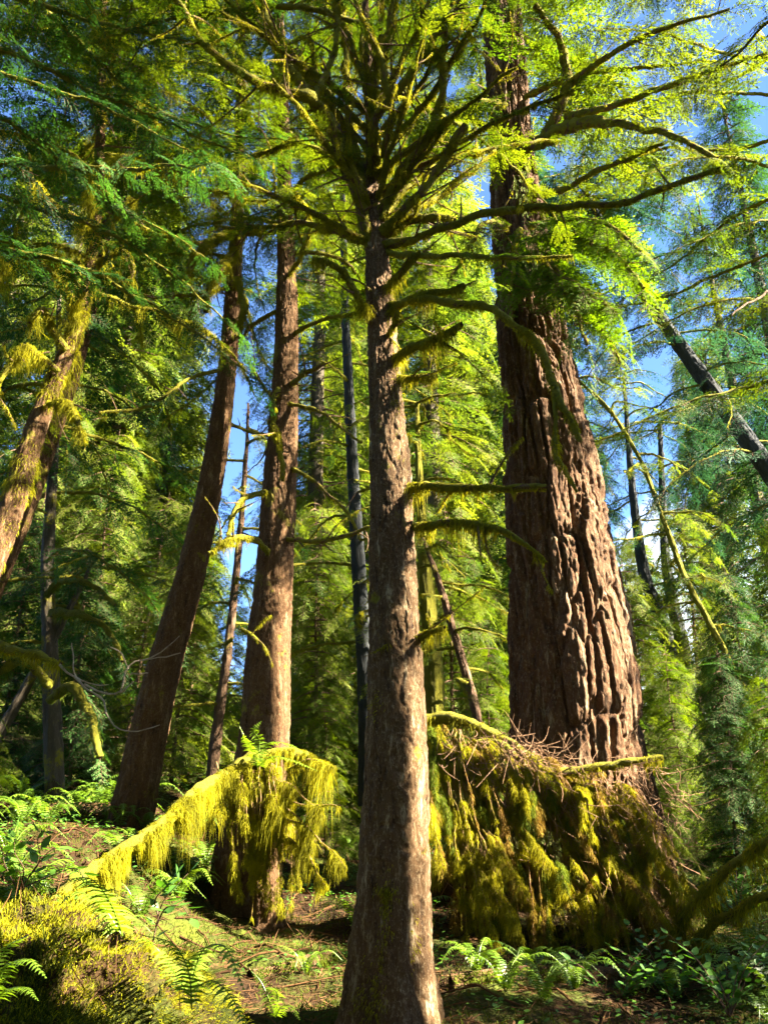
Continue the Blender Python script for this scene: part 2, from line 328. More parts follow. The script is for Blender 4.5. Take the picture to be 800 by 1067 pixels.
def foliate(geo, P, kind='hem', start=0.25, per_m=7, scale=0.55, taper=0.6, roll=0.35, sag=0.15, tint0=None):
    """side sprays left and right along a branch path plus a tip spray"""
    n = len(P); d = np.r_[0, np.cumsum(np.linalg.norm(np.diff(P, axis=0), axis=1))]; ln = d[-1]
    k = max(2, int(ln * (1 - start) * per_m)); u = start + (1 - start) * (np.arange(k) + rng.uniform(-.4, .4, k)) / k
    u = np.clip(u, 0, 0.995); s = u * ln
    O = np.stack([np.interp(s, d, P[:, c]) for c in range(3)], 1); T = unit(np.gradient(P, axis=0)); Tt = unit(np.stack([np.interp(s, d, T[:, c]) for c in range(3)], 1))
    side = unit(np.cross(Tt, [0, 0, 1.0])); sg = np.where(np.arange(k) % 2, 1, -1)[:, None]
    AX = Tt * rng.uniform(0.5, 1.0, (k, 1)) + side * sg * rng.uniform(0.6, 1.1, (k, 1)) + np.array([0, 0, -1.0]) * rng.uniform(-0.1, 2 * sag + .1, (k, 1))
    UP = np.array([0, 0, 1.0]) + rng.normal(size=(k, 3)) * roll; SCL = scale * (1 - taper * u * u) * rng.uniform(0.6, 1.25, k)
    O = np.r_[O, P[-1:]]; AX = np.r_[AX, T[-1:] + [[0, 0, -.2]]]; UP = np.r_[UP, [[0, 0, 1.0]]]; SCL = np.r_[SCL, scale * .7]
    base = rng.uniform(0.15, 0.85) if tint0 is None else tint0
    sprays(geo, O, AX, UP, SCL, kind, tint=np.clip(base + rng.normal(size=k + 1) * 0.17, 0, 1))

# ------------------------------------------------------------------ tree assembly
def tree_root(name, px, py, Y, label, cat='tree', group=None):
    p = at(px, py, Y); return empty(name, p, label, cat, group)
def px_path(rows, Y=None):
    """rows of (px, py, width) at distance Y, or (px, py, Y, width)"""
    P = []; r = []
    for row in rows:
        if len(row) == 3: x, y, w = row; d = Y
        else: x, y, d, w = row
        P.append(at(x, y, d)); r.append(size_at(y, d, w) / 2)
    return np.array(P), np.array(r)
def add_trunk(root, rows, Y, kind, mat, seg, step, flare=0.4, lobes=0.2, seed=1.0, name='trunk'):
    P, r = px_path(rows, Y); g, C, rr = trunk_geo(P, r, kind, seg, step, flare, lobes, seed)
    o = g.build(name, mat, root, smooth=True); return o, C, rr
def add_branch(root, P, r, mat='twig', moss=0, hang=0.07, sleeve=0.0, fol=None, fmat='fol_hem', seg=8, n=None, name='branch', mossmat='moss', lump=0.25, mw=0.005, knots=0):
    ln = np.linalg.norm(np.diff(P, axis=0), axis=1).sum()
    S = smooth_path(np.c_[P, r], n or int(np.clip(ln / 0.05, 8, 90))); C = S[:, :3]; rr = np.maximum(S[:, 3], 0.002)
    C = C + np.minimum(1, np.linspace(0, 6, len(C)))[:, None] * (0.03 * np.stack([noise(C * 3.5 + 5), noise(C * 3.5 + 25), noise(C * 3.5 + 45)], 1) + .012 * np.stack([noise(C * 11 + 5), noise(C * 11 + 25), noise(C * 11 + 45)], 1))
    g = Geo(); rr = rr * (1 + .22 * noise(C * 7 + 11) + .15 * noise(C * 19)); tube(g, C, rr, seg=seg, lump=lump, seed=rng.uniform(0, 50)); tw = []
    for k in range(knots):
        i = int(rng.uniform(.15, .95) * (len(C) - 1)); T_ = unit(C[min(i + 1, len(C) - 1)] - C[max(i - 1, 0)]); d = unit(T_ * rng.uniform(.3, 1) + rng.normal(size=3) * .7); l = rng.uniform(.08, .5)
        Q_ = C[i] + np.linspace(0, 1, 7)[:, None] * l * d + (np.linspace(0, 1, 7)[:, None] ** 2) * l * rng.normal(size=3) * .25; rq = np.linspace(min(rr[i] * .55, .012), .0015, 7); tube(g, Q_, rq, seg=5, lump=.2); tw.append((Q_, rq))
    b = g.build(name, M[mat], root, smooth=True)
    if moss or sleeve:
        g = Geo()
        if sleeve:
            off = C + np.array([0, 0, 0.25]) * (rr * sleeve)[:, None]; k = 0.75 + 0.5 * noise(C * 9)
            tube(g, off, (rr + rr * sleeve * k), seg=10, lump=0.35, freq=28, tint=0.45, mat=1)
        if moss:
            moss_branch(g, C, rr * (1 + sleeve), moss, hang, w=mw)
            moss_branch(g, C, rr * (1 + sleeve), min(moss * 1.5, 2600), .03, w=.005, top=1.0, cmin=.4)
            for Q_, rq in tw: moss_branch(g, Q_, rq, moss * .5, .03, w=mw, top=.6)
        g.build('moss', [M[mossmat], M['moss_sleeve']], b, smooth=True)
    if fol:
        g = Geo(); foliate(g, C, **fol); g.build('foliage', [M[fmat], M['twig']], b)
    return b
def radial_path(C, rr, z, azd, L, rise=0.15, droop=0.35, wig=0.12):
    i = int(np.argmin(np.abs(C[:, 2] - z))); p = C[i]; a = R(azd); h = np.array([math.cos(a), math.sin(a), 0]); sd = np.array([-h[1], h[0], 0])
    t = np.linspace(0, 1, 6)[:, None]; w = rng.normal(size=2) * wig
    P = p + h * L * t + np.array([0, 0, 1.0]) * L * (rise * t - droop * t * t) + sd * L * (w[0] * np.sin(t * 3) + w[1] * np.sin(t * 7) * .4)
    return P
def crown_geo(C, z0, z1, n, Lf, kind, scale, per_m, rise=0.1, droop=0.35, start=0.15, wood=0.012):
    g = Geo()
    for k in range(n):
        u = (k + rng.random()) / n; z = z0 + (z1 - z0) * u; P = radial_path(C, None, z, k * 137.5 + rng.uniform(-25, 25), Lf(u) * rng.uniform(.7, 1.2), rise, droop)
        S = smooth_path(P, 8); tube(g, S, np.linspace(wood, wood * .2, 8), seg=4, mat=1)
        foliate(g, S, kind, start, per_m, scale)
    return g

# ------------------------------------------------------------------ terrain
MX, MY = -1.75, 4.25
def gz(x, y):
    x = np.asarray(x, float); y = np.asarray(y, float)
    h = 0.065 * np.clip(y, -6, 11) + 0.17 * np.clip(y - 11, 0, 30) + 0.06 * np.clip(y - 41, 0, 200)
    h = h + 0.85 * sstep(-1.0, -2.9, x) * sstep(3.0, 7.5, y) - 0.35 * sstep(2.2, 5.5, x) * sstep(4, 9, y) * (1 - 0.8 * sstep(14, 22, y))
    h = h + 0.7 * sstep(-3, -12, x) * sstep(5, 12, y)
    Pn = np.stack([x, y, np.zeros_like(x)], -1).reshape(-1, 3)
    return h + (0.12 * fbm(Pn * 0.7, 3) + 0.06 * fbm(Pn * 3, 3)).reshape(x.shape)
def build_ground():
    u = np.linspace(-1, 1, 340); xs = np.sinh(u * 5.2) / np.sinh(5.2) * 320
    v = np.linspace(-1, 1, 340); ys = 6 + np.sinh(v * 5.2) / np.sinh(5.2) * 320
    X, Y = np.meshgrid(xs, ys); Z = gz(X, Y); n = 340
    i = (np.arange(n - 1)[:, None] * n + np.arange(n - 1)[None]).ravel()
    g = Geo(); g.add(np.stack([X, Y, Z], -1).reshape(-1, 3), np.stack([i, i + 1, i + n + 1, i + n], 1))
    tag(g.build('ground', M['ground'], smooth=True), kind='structure')
build_ground()

def scatter_ground():
    # moss cushions and needle litter on the floor
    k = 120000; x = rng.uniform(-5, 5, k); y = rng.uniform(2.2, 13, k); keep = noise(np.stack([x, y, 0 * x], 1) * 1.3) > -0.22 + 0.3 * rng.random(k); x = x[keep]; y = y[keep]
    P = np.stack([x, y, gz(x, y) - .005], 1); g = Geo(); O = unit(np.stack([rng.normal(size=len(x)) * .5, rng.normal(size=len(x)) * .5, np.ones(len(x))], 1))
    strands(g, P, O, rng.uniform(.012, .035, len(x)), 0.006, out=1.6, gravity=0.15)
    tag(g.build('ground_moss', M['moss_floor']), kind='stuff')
    k = 50000; x = rng.uniform(-4, 5, k); y = rng.uniform(2.5, 12, k); P = np.stack([x, y, gz(x, y) + .006], 1); O = unit(np.stack([rng.normal(size=k), rng.normal(size=k), rng.uniform(-.05, .25, k)], 1)); g = Geo()
    strands(g, P, O, rng.uniform(.04, .16, k), 0.007, out=1.2, gravity=0.05)
    for k in range(900):
        x_ = rng.uniform(-4, 4.5); y_ = rng.uniform(3, 11); a_ = rng.uniform(0, 6.28); l_ = rng.uniform(.1, .7); t_ = np.linspace(-.5, .5, 6)[:, None]; bd = rng.normal() * .15
        Pt = np.array([x_, y_, 0]) + t_ * l_ * np.array([math.cos(a_), math.sin(a_), 0]) + t_ ** 2 * l_ * bd * np.array([-math.sin(a_), math.cos(a_), 0]); Pt[:, 2] = gz(Pt[:, 0], Pt[:, 1]) + .006 + .02 * rng.random()
        tube(g, Pt, np.linspace(1, .4, 6) * rng.uniform(.002, .009), seg=5, tint=rng.random())
    tag(g.build('leaf_litter', M['litter']), kind='stuff')
scatter_ground()
def ground_cover():
    k = 60000; x = rng.uniform(-7, 7, k); y = rng.uniform(3, 16, k); q = noise(np.stack([x, y, 0 * x + 3], 1) * .9) + .25 * sstep(-.5, -2.5, x); kp = q > .05 + .2 * rng.random(k); x = x[kp]; y = y[kp]; n = len(x)
    P = np.stack([x, y, gz(x, y) + rng.uniform(.01, .10, n)], 1); a = rng.uniform(0, 6.28, n); d = np.stack([np.cos(a), np.sin(a), rng.uniform(-.5, .3, n)], 1); s_ = unit(np.cross(d, [0, 0, 1.0]) + rng.normal(size=(n, 3)) * .3); l = rng.uniform(.02, .055, n)[:, None]
    V = np.stack([P, P + d * l * .5 + s_ * l * .32, P + d * l, P + d * l * .5 - s_ * l * .32], 1).reshape(-1, 3); g = Geo(); g.add(V, np.arange(4 * n).reshape(-1, 4), tint=np.repeat(rng.uniform(0, 1, n), 4))
    tag(g.build('ground_cover', M['leaf']), kind='stuff')
ground_cover()

# ================================================================== HERO TREES
# ---- the mossy tree in the middle
T1 = tree_root('conifer_tree', 403, 1067, 5.3, 'straight middle trunk with sunlit right side and mossy branch stubs, nearest the viewer')
_, C1, r1 = add_trunk(T1, [(403, 1130, 135), (403, 1067, 114), (405, 1000, 90), (409, 940, 78), (411, 880, 72), (413, 780, 64), (412, 700, 56), (409, 600, 49), (407, 500, 43),
    (401, 400, 33), (397, 330, 29), (392, 260, 24), (389, 215, 18), (387, 150, 11), (384, 80, 8), (381, 0, 6), (378, -90, 5), (376, -260, 3)], 5.3, 'hem', M['bark_hem'], 230, 0.012, 0.5, 0.26, 3.0)
def limb(root, rows, **k):
    P, r = px_path(rows); return add_branch(root, P, r * .8, **k)
up = dict(mat='twig', sleeve=0.16, moss=1500, hang=0.05, seg=10, mw=.005)
f_hem = dict(kind='hem', start=0.55, per_m=6, scale=0.40)
LIMBS = [
    ([(388, 265, 5.3, 16), (372, 200, 5.2, 17), (345, 135, 5.0, 17), (325, 105, 4.9, 14), (272, 88, 4.8, 10), (230, 62, 4.7, 8), (185, 5, 4.6, 6), (160, -60, 4.5, 4)], f_hem),
    ([(327, 108, 4.9, 12), (302, 70, 4.9, 9), (282, 22, 4.9, 7), (262, -20, 4.9, 5), (245, -80, 4.9, 3)], f_hem),
    ([(326, 106, 4.9, 9), (345, 62, 5.0, 6), (352, 0, 5.1, 5), (356, -60, 5.2, 3)], f_hem),
    ([(386, 215, 5.3, 12), (368, 140, 5.4, 9), (361, 70, 5.6, 7), (357, 0, 5.7, 4)], f_hem),
    ([(388, 190, 5.3, 11), (392, 120, 5.0, 10), (418, 92, 4.9, 10), (440, 55, 4.8, 8), (470, 5, 4.7, 6), (488, -50, 4.6, 4)], f_hem),
    ([(391, 230, 5.3, 12), (420, 180, 5.1, 11), (448, 135, 5.0, 10), (459, 95, 4.9, 8), (461, 55, 4.8, 7), (476, -10, 4.7, 5)], f_hem),
    ([(392, 250, 5.3, 14), (425, 215, 5.1, 11), (455, 175, 5.0, 10), (474, 148, 4.9, 10), (485, 130, 4.85, 9)], None),
    ([(400, 165, 5.2, 10), (407, 110, 4.9, 8), (394, 55, 4.8, 6), (372, 0, 4.7, 5), (365, -50, 4.6, 3)], f_hem),
    ([(393, 258, 5.3, 12), (450, 242, 5.0, 9), (525, 219, 4.8, 8), (620, 211, 4.6, 7), (680, 203, 4.5, 7), (748, 174, 4.4, 5)], dict(kind='hem', start=0.72, per_m=6, scale=0.25)),
    ([(395, 252, 5.3, 9), (430, 228, 5.2, 9), (472, 229, 5.1, 8)], None),
    ([(390, 240, 5.3, 8), (420, 200, 5.6, 7), (452, 175, 5.8, 6), (520, 155, 6.0, 5), (580, 145, 6.2, 3)], dict(kind='hem', start=0.5, per_m=6, scale=0.35)),
    ([(388, 255, 5.3, 9), (350, 240, 5.4, 7), (310, 232, 5.5, 6), (262, 240, 5.6, 5), (225, 235, 5.7, 3)], f_hem),
    ([(386, 225, 5.3, 8), (350, 165, 5.8, 6), (310, 150, 6.0, 5), (262, 160, 6.2, 4)], f_hem),
]
_fan = np.random.default_rng(77)
for k in range(22):      # the many ascending limbs of the crown
    a = R(np.linspace(-62, 62, 22)[(k * 7) % 22] + _fan.uniform(-5, 5)); y0 = 258 - 7.5 * k + _fan.uniform(-6, 6); x0 = np.interp(y0, [80, 150, 255], [384, 387, 392]); l = _fan.uniform(130, 260); b = _fan.uniform(-.9, .5); cv = _fan.uniform(-.25, .25)
    LIMBS.append(([(x0, y0, 5.3, 8)] + [(x0 + math.sin(a + cv * t) * l * t, y0 - math.cos(a + cv * t) * l * t, 5.3 + b * t, 8 - 5.5 * t) for t in (.2, .45, .7, 1.0)], dict(kind='hem', start=.55, per_m=4.5, scale=.34)))
for rows, fo in LIMBS: limb(T1, rows, fol=fo, knots=12, **up)
stub = dict(mat='twig', sleeve=0.22, moss=2000, hang=0.12, seg=10, mw=0.0045, knots=3)
STUBS = [
    [(402, 303, 5.25, 8), (420, 282, 5.1, 9), (437, 260, 5.0, 6)],
    [(405, 328, 5.25, 7), (425, 312, 5.1, 8), (455, 305, 5.0, 8), (484, 296, 4.9, 7)],
    [(411, 373, 5.25, 8), (430, 364, 5.1, 9), (460, 352, 5.0, 9), (482, 340, 4.9, 7)],
    [(413, 393, 5.25, 6), (435, 391, 5.15, 6), (455, 391, 5.1, 6)],
    [(424, 507, 5.25, 8), (460, 506, 5.1, 9), (510, 507, 5.0, 8), (568, 506, 4.9, 8)],
    [(427, 549, 5.25, 7), (460, 545, 5.1, 8), (500, 547, 5.0, 8), (528, 552, 4.95, 7), (548, 570, 4.9, 4), (566, 585, 4.85, 3)],
    [(436, 661, 5.25, 5), (450, 658, 5.15, 5), (462, 656, 5.1, 4)],
    [(388, 340, 5.3, 7), (372, 310, 5.15, 8), (360, 285, 5.1, 7), (346, 276, 5.05, 6), (325, 272, 5.05, 5)],
    [(404, 350, 5.2, 6), (410, 335, 5.12, 6), (414, 322, 5.08, 5)],
]
for rows in STUBS: limb(T1, rows, **stub)
limb(T1, [(398, 262, 5.3, 7), (440, 266, 5.0, 6), (500, 270, 4.7, 5), (560, 268, 4.5, 4), (600, 264, 4.4, 3)], mat='twig', sleeve=0.4, moss=300, hang=0.05, fol=dict(kind='cedar', start=0.45, per_m=8, scale=0.32), fmat='fol_cedar')
limb(T1, [(404, 318, 5.25, 6), (440, 312, 5.0, 6), (472, 313, 4.9, 7), (530, 336, 4.7, 7), (568, 374, 4.6, 8), (582, 420, 4.55, 7), (606, 462, 4.5, 4)], mat='twig', sleeve=0.4, moss=700, hang=0.06, mw=0.006)
limb(T1, [(577, 405, 4.57, 5), (578, 450, 4.55, 4), (585, 490, 4.5, 4), (598, 512, 4.5, 3)], mat='twig', sleeve=0.4, moss=500, hang=0.06, mw=0.006)
for k in range(10):
    z = 7.6 + k * 0.6; P = radial_path(C1, r1, z, k * 137.5 + 40, 2.6 - 0.06 * k, 0.35, 0.4)
    add_branch(T1, P, np.linspace(.022, .005, 6), sleeve=0.5, moss=160, hang=0.06, fol=dict(kind='hem', start=0.35, per_m=8, scale=0.5))
g = Geo()   # moss patches on the bark
for (px, py, n_, sx, sy) in [(402, 945, 90, 3, 16), (398, 1000, 60, 3, 20), (388, 1035, 90, 8, 16), (392, 735, 30, 4, 8), (412, 420, 60, 4, 14), (430, 980, 30, 4, 14), (402, 925, 60, 6, 3)]:
    i = np.argmin(np.abs(C1[:, 2] - at(px, py, 5.2)[2])); dpx = rng.normal(size=(n_, 2)) * [sx, sy]
    for q in dpx:
        p = at(px + q[0], py + q[1], 5.3); i = int(np.argmin(np.abs(C1[:, 2] - p[2]))); dx = np.clip((p[0] - C1[i, 0]) / r1[i], -.95, .95)
        p = np.array([p[0], C1[i, 1] - r1[i] * math.sqrt(1 - dx * dx) * 0.97, p[2]]); strands(g, np.repeat(p[None], 3, 0) + rng.normal(size=(3, 3)) * [.008, .002, .012], np.repeat(np.array([[dx, -1, 0.]]), 3, 0), rng.uniform(.015, .04, 3), 0.0045, out=.6)
g.build('moss', [M['moss'], M['moss_sleeve']], T1)

def hero_crown(root, C, z0, z1, n, L0, kind, scale, per_m, fmat):
    g = crown_geo(C, z0, z1, n, lambda u: L0 * (1 - .6 * u), kind, scale, per_m, rise=.2, droop=.4); g.build('crown', [M[fmat], M['twig']], root)
hero_crown(T1, C1, 9.0, C1[-1, 2], 22, 2.0, 'hem', .45, 7, 'fol_hem')

# ---- giant fir
T2 = tree_root('fir_tree', 610, 965, 10.0, 'giant fir with thick deeply furrowed red brown bark, widest trunk in the forest')
_, C2, r2 = add_trunk(T2, [(612, 1030, 240), (611, 965, 198), (605, 850, 162), (600, 790, 140), (596, 700, 131), (585, 600, 114), (574, 500, 98), (561, 400, 80), (547, 300, 62), (537, 200, 50),
    (532, 150, 45), (527, 80, 42), (521, 0, 38), (513, -120, 32), (505, -260, 24), (500, -420, 12)], 10.0, 'fir', M['bark_fir'], 460, 0.028, 0.5, 0.10, 8.0)
f_fir = dict(kind='fine', start=0.3, per_m=6, scale=0.75)
big = dict(mat='twig', sleeve=0.15, moss=500, hang=0.05, seg=10, knots=10)
for rows, fo, fm in [
    ([(530, 162, 9.8, 15), (555, 152, 9.3, 17), (585, 136, 8.9, 16), (612, 128, 8.6, 13), (655, 131, 8.2, 9), (700, 142, 7.8, 7), (748, 165, 7.4, 5)], dict(kind='hem', start=0.45, per_m=5, scale=0.5), 'fol_hem'),
    ([(562, 150, 9.2, 14), (581, 118, 8.9, 13), (590, 72, 8.6, 11), (580, 38, 8.3, 8), (556, 5, 8.0, 6)], f_fir, 'fol_hem'),
    ([(590, 122, 8.9, 10), (632, 112, 8.4, 8), (682, 95, 8.0, 7), (745, 72, 7.6, 5), (800, 55, 7.3, 3)], f_fir, 'fol_hem'),
    ([(592, 90, 8.8, 9), (630, 60, 8.3, 7), (690, 30, 7.8, 5), (760, 10, 7.4, 3)], f_fir, 'fol_hem'),
    ([(545, 205, 9.7, 9), (590, 195, 9.0, 7), (640, 170, 8.5, 6), (690, 150, 8.0, 4)], f_fir, 'fol_hem'),
    ([(548, 250, 9.5, 8), (590, 246, 8.6, 6), (635, 262, 8.0, 5), (672, 300, 7.6, 3)], dict(kind='cedar', start=0.08, per_m=17, scale=0.85), 'fol_cedar'),
    ([(552, 235, 9.4, 8), (600, 228, 8.4, 6), (640, 238, 7.8, 5), (668, 262, 7.4, 3)], dict(kind='cedar', start=0.1, per_m=15, scale=0.75), 'fol_cedar'),
    ([(548, 285, 9.3, 8), (575, 292, 8.3, 6), (598, 318, 7.8, 5), (612, 360, 7.5, 3)], dict(kind='cedar', start=0.1, per_m=15, scale=0.8), 'fol_cedar'),
    ([(545, 270, 9.4, 8), (560, 268, 8.6, 6), (585, 285, 8.0, 5), (640, 325, 7.6, 3)], dict(kind='cedar', start=0.08, per_m=17, scale=0.85), 'fol_cedar'),
    ([(552, 300, 9.4, 8), (580, 300, 8.8, 6), (620, 335, 8.3, 5), (645, 375, 8.0, 3)], dict(kind='cedar', start=0.1, per_m=15, scale=0.8), 'fol_fir'),
    ([(528, 235, 9.5, 7), (505, 232, 8.9, 5), (490, 255, 8.6, 4), (470, 290, 8.4, 3)], dict(kind='cedar', start=0.2, per_m=9, scale=0.55), 'fol_fir'),
    ([(540, 245, 9.5, 7), (540, 240, 8.9, 5), (536, 262, 8.5, 4), (530, 305, 8.2, 3)], dict(kind='cedar', start=0.2, per_m=9, scale=0.55), 'fol_cedar'),
    ([(525, 110, 9.6, 8), (500, 105, 9.0, 6), (470, 120, 8.6, 4)], f_fir, 'fol_fir')]:
    limb(T2, rows, fol=fo, fmat=fm, **big)
for k in range(22):
    z = 11.6 + k * 0.7; P = radial_path(C2, r2, z, k * 137.5 + 200, rng.uniform(2.8, 4.6), 0.2, 0.35)
    add_branch(T2, P, np.linspace(.05, .008, 6), sleeve=0.3, moss=60, hang=0.07, fol=dict(kind='fine', start=0.25, per_m=6, scale=0.85), fmat='fol_hem' if k % 3 else 'fol_fir')

hero_crown(T2, C2, 12.0, C2[-1, 2], 80, 4.6, 'fine', .85, 5, 'fol_fir')
# ---- dark hemlock left of the middle
T3 = tree_root('hemlock_tree', 255, 950, 8.4, 'upright brown trunk left of the middle tree, its foot cloaked in hanging moss')
_, C3, r3 = add_trunk(T3, [(250, 1010, 110), (254, 950, 80), (258, 900, 72), (266, 840, 62), (276, 770, 53), (279, 700, 48), (286, 600, 39), (292, 500, 34), (297, 400, 27), (299, 300, 21), (298, 250, 18),
    (297, 200, 15), (294, 100, 12), (290, 0, 9), (286, -150, 6), (284, -300, 3)], 8.4, 'hem', M['bark_red'], 190, 0.016, 0.45, 0.30, 12.0)
dead = dict(mat='twig', sleeve=0.1, moss=200, hang=0.05, seg=6, knots=8)
for rows, o in [
    ([(296, 562, 8.3, 6), (330, 563, 8.0, 5), (360, 558, 7.8, 5), (387, 549, 7.6, 4)], dead),
    ([(305, 488, 8.3, 5), (340, 512, 8.1, 4), (362, 535, 8.0, 4), (378, 562, 7.9, 2)], dead),
    ([(300, 420, 8.3, 5), (335, 430, 8.1, 4), (375, 462, 7.9, 3)], dead),
    ([(304, 400, 8.3, 6), (322, 388, 8.0, 6), (338, 376, 7.9, 5)], dead),
    ([(280, 575, 8.2, 5), (262, 563, 8.0, 7), (240, 562, 7.8, 7), (218, 577, 7.7, 4)], dict(stub, hang=0.1)),
    ([(277, 512, 8.2, 5), (258, 518, 8.0, 6), (246, 535, 7.9, 6), (238, 558, 7.8, 4)], dict(stub, hang=0.08)),
    ([(290, 405, 8.2, 5), (284, 430, 8.0, 6), (292, 465, 7.95, 6), (293, 500, 7.95, 4)], dict(stub, hang=0.07)),
    ([(288, 420, 8.3, 5), (272, 400, 8.0, 4), (262, 380, 7.9, 3)], dead),
    ([(252, 655, 8.0, 3), (262, 660, 7.9, 4), (268, 668, 7.85, 3)], dict(stub, hang=0.07))]:
    limb(T3, rows, **o)
for k in range(20):
    z = 6.9 + k * 0.42; P = radial_path(C3, r3, z, k * 137.5, 2.5 - .04 * k, 0.1, 0.4)
    add_branch(T3, P, np.linspace(.025, .005, 6), sleeve=0.2, moss=300, hang=0.10, fol=dict(kind='hem', start=0.3, per_m=7, scale=0.5), seg=6)

hero_crown(T3, C3, 7.8, C3[-1, 2], 46, 2.6, 'hem', .55, 7, 'fol_fir')
# ---- slender trunk leaning right
T4 = tree_root('leaning_tree', 130, 885, 8.8, 'slender brown trunk leaning right, next left of the upright hemlock')
_, C4, r4 = add_trunk(T4, [(112, 950, 62), (130, 885, 49), (148, 800, 42), (170, 700, 36), (198, 600, 30), (220, 500, 25), (235, 400, 20), (243, 300, 16), (248, 210, 12), (250, 120, 9), (252, 0, 7), (254, -150, 3)],
    8.8, 'hem', M['bark_red'], 170, 0.016, 0.4, 0.15, 21.0)
for rows, o in [
    ([(246, 240, 8.6, 9), (228, 248, 8.4, 10), (205, 268, 8.2, 9), (190, 300, 8.1, 5)], dict(stub, hang=0.16)),
    ([(245, 262, 8.6, 9), (234, 275, 8.4, 9), (222, 295, 8.3, 8), (214, 325, 8.25, 5)], dict(stub, hang=0.22)),
    ([(248, 235, 8.6, 7), (258, 240, 8.5, 7), (268, 238, 8.4, 5)], dict(stub, hang=0.16)),
    ([(247, 290, 8.6, 6), (253, 320, 8.5, 7), (250, 352, 8.5, 4)], dict(stub, hang=0.14)),
    ([(244, 246, 8.7, 6), (200, 252, 8.4, 5), (170, 245, 8.2, 4), (140, 232, 8.0, 3)], dict(dead, moss=300, hang=.1)),
    ([(243, 300, 8.7, 5), (205, 305, 8.4, 5), (175, 310, 8.2, 4), (145, 305, 8.0, 3)], dead),
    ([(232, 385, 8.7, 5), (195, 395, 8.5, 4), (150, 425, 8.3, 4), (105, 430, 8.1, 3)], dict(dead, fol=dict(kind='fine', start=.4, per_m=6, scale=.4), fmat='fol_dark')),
    ([(236, 440, 8.9, 5), (265, 450, 9.3, 4), (290, 455, 9.6, 3)], dead)]:
    limb(T4, rows, **o)
for k in range(18):
    z = 8.0 + k * 0.38; P = radial_path(C4, r4, z, k * 137.5 + 70, 2.4 - .04 * k, 0.1, 0.4)
    add_branch(T4, P, np.linspace(.022, .005, 6), sleeve=0.2, moss=400, hang=0.14, fol=dict(kind='hem', start=0.3, per_m=7, scale=0.5), seg=6)

hero_crown(T4, C4, 9.0, C4[-1, 2], 40, 2.6, 'hem', .5, 6, 'fol_hem')
# ---- far left pair
T5 = tree_root('leaning_tree', -100, 850, 7.0, 'sunlit leaning trunk with ragged yellow moss, leftmost in the forest')
_, C5, r5 = add_trunk(T5, [(-130, 930, 60), (-100, 850, 50), (-72, 760, 44), (-20, 610, 32), (12, 530, 26), (40, 440, 21), (60, 390, 18), (80, 340, 14), (92, 290, 10), (100, 230, 10), (106, 100, 7), (110, -60, 4)], 7.0, 'hem', M['bark_red'], 110, 0.024, 0.4, 0.15, 33.0)
for rows, o in [
    ([(62, 388, 6.9, 7), (45, 375, 6.8, 8), (28, 360, 6.7, 7), (8, 385, 6.6, 5), (-12, 420, 6.5, 4)], dict(stub, hang=0.2)),
    ([(80, 340, 6.9, 8), (76, 320, 6.8, 9), (82, 300, 6.75, 8), (80, 270, 6.7, 6)], dict(stub, hang=0.22)),
    ([(70, 365, 6.9, 7), (52, 340, 6.8, 8), (48, 322, 6.7, 7), (30, 335, 6.6, 5)], dict(stub, hang=0.24)),
    ([(88, 300, 6.9, 6), (70, 280, 6.7, 7), (40, 270, 6.5, 6), (0, 262, 6.3, 5), (-30, 270, 6.2, 4)], dict(stub, hang=0.24, fol=dict(kind='cedar', start=.3, per_m=6, scale=.35), fmat='fol_cedar')),
    ([(92, 290, 6.9, 6), (110, 270, 6.8, 6), (128, 262, 6.7, 5), (138, 285, 6.6, 4), (130, 310, 6.6, 3)], dict(stub, hang=0.18)),
    ([(97, 250, 6.9, 5), (78, 225, 6.7, 6), (55, 210, 6.6, 6), (35, 190, 6.5, 5), (30, 160, 6.5, 3)], dict(stub, hang=0.2)),
    ([(50, 420, 6.9, 5), (72, 420, 6.7, 6), (82, 440, 6.6, 5), (84, 462, 6.6, 3)], dict(stub, hang=0.16)),
    ([(99, 240, 6.9, 5), (120, 225, 6.8, 6), (140, 205, 6.7, 5)], dict(stub, hang=0.16))]:
    limb(T5, rows, **o)
for k in range(16):
    z = 5.9 + k * 0.36; P = radial_path(C5, r5, z, k * 137.5 + 120, 2.0, 0.1, 0.4)
    add_branch(T5, P, np.linspace(.02, .005, 6), sleeve=0.2, moss=900, hang=0.24, fol=dict(kind='hem', start=0.5, per_m=5, scale=0.35), seg=6)
g = Geo(); moss_branch(g, C5, r5, 2600, .10, w=.006, top=.5, clump=2.2, cmin=.0); g.build('moss', [M['moss'], M['moss_sleeve']], T5)
T6 = tree_root('leaning_tree', -70, 750, 9.5, 'dark shaded trunk leaning right just behind the sunlit leftmost one')
_, C6, r6 = add_trunk(T6, [(-110, 860, 34), (-60, 725, 27), (0, 592, 24), (28, 522, 22), (50, 460, 20), (75, 390, 17), (97, 310, 13), (112, 230, 10), (125, 120, 6), (132, 0, 4)], 9.5, 'hem', M['bark_red'], 90, 0.03, 0.4, 0.15, 43.0)
for k in range(10):
    z = 6.3 + k * 0.5; P = radial_path(C6, r6, z, k * 137.5 + 20, 2.4, 0.1, 0.45)
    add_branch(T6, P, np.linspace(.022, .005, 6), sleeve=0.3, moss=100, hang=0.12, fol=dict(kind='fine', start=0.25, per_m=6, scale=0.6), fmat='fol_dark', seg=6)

hero_crown(T5, C5, 8.5, C5[-1, 2], 34, 2.4, 'hem', .5, 6, 'fol_hem'); hero_crown(T6, C6, 9.0, C6[-1, 2], 40, 3.0, 'fine', .6, 6, 'fol_dark')
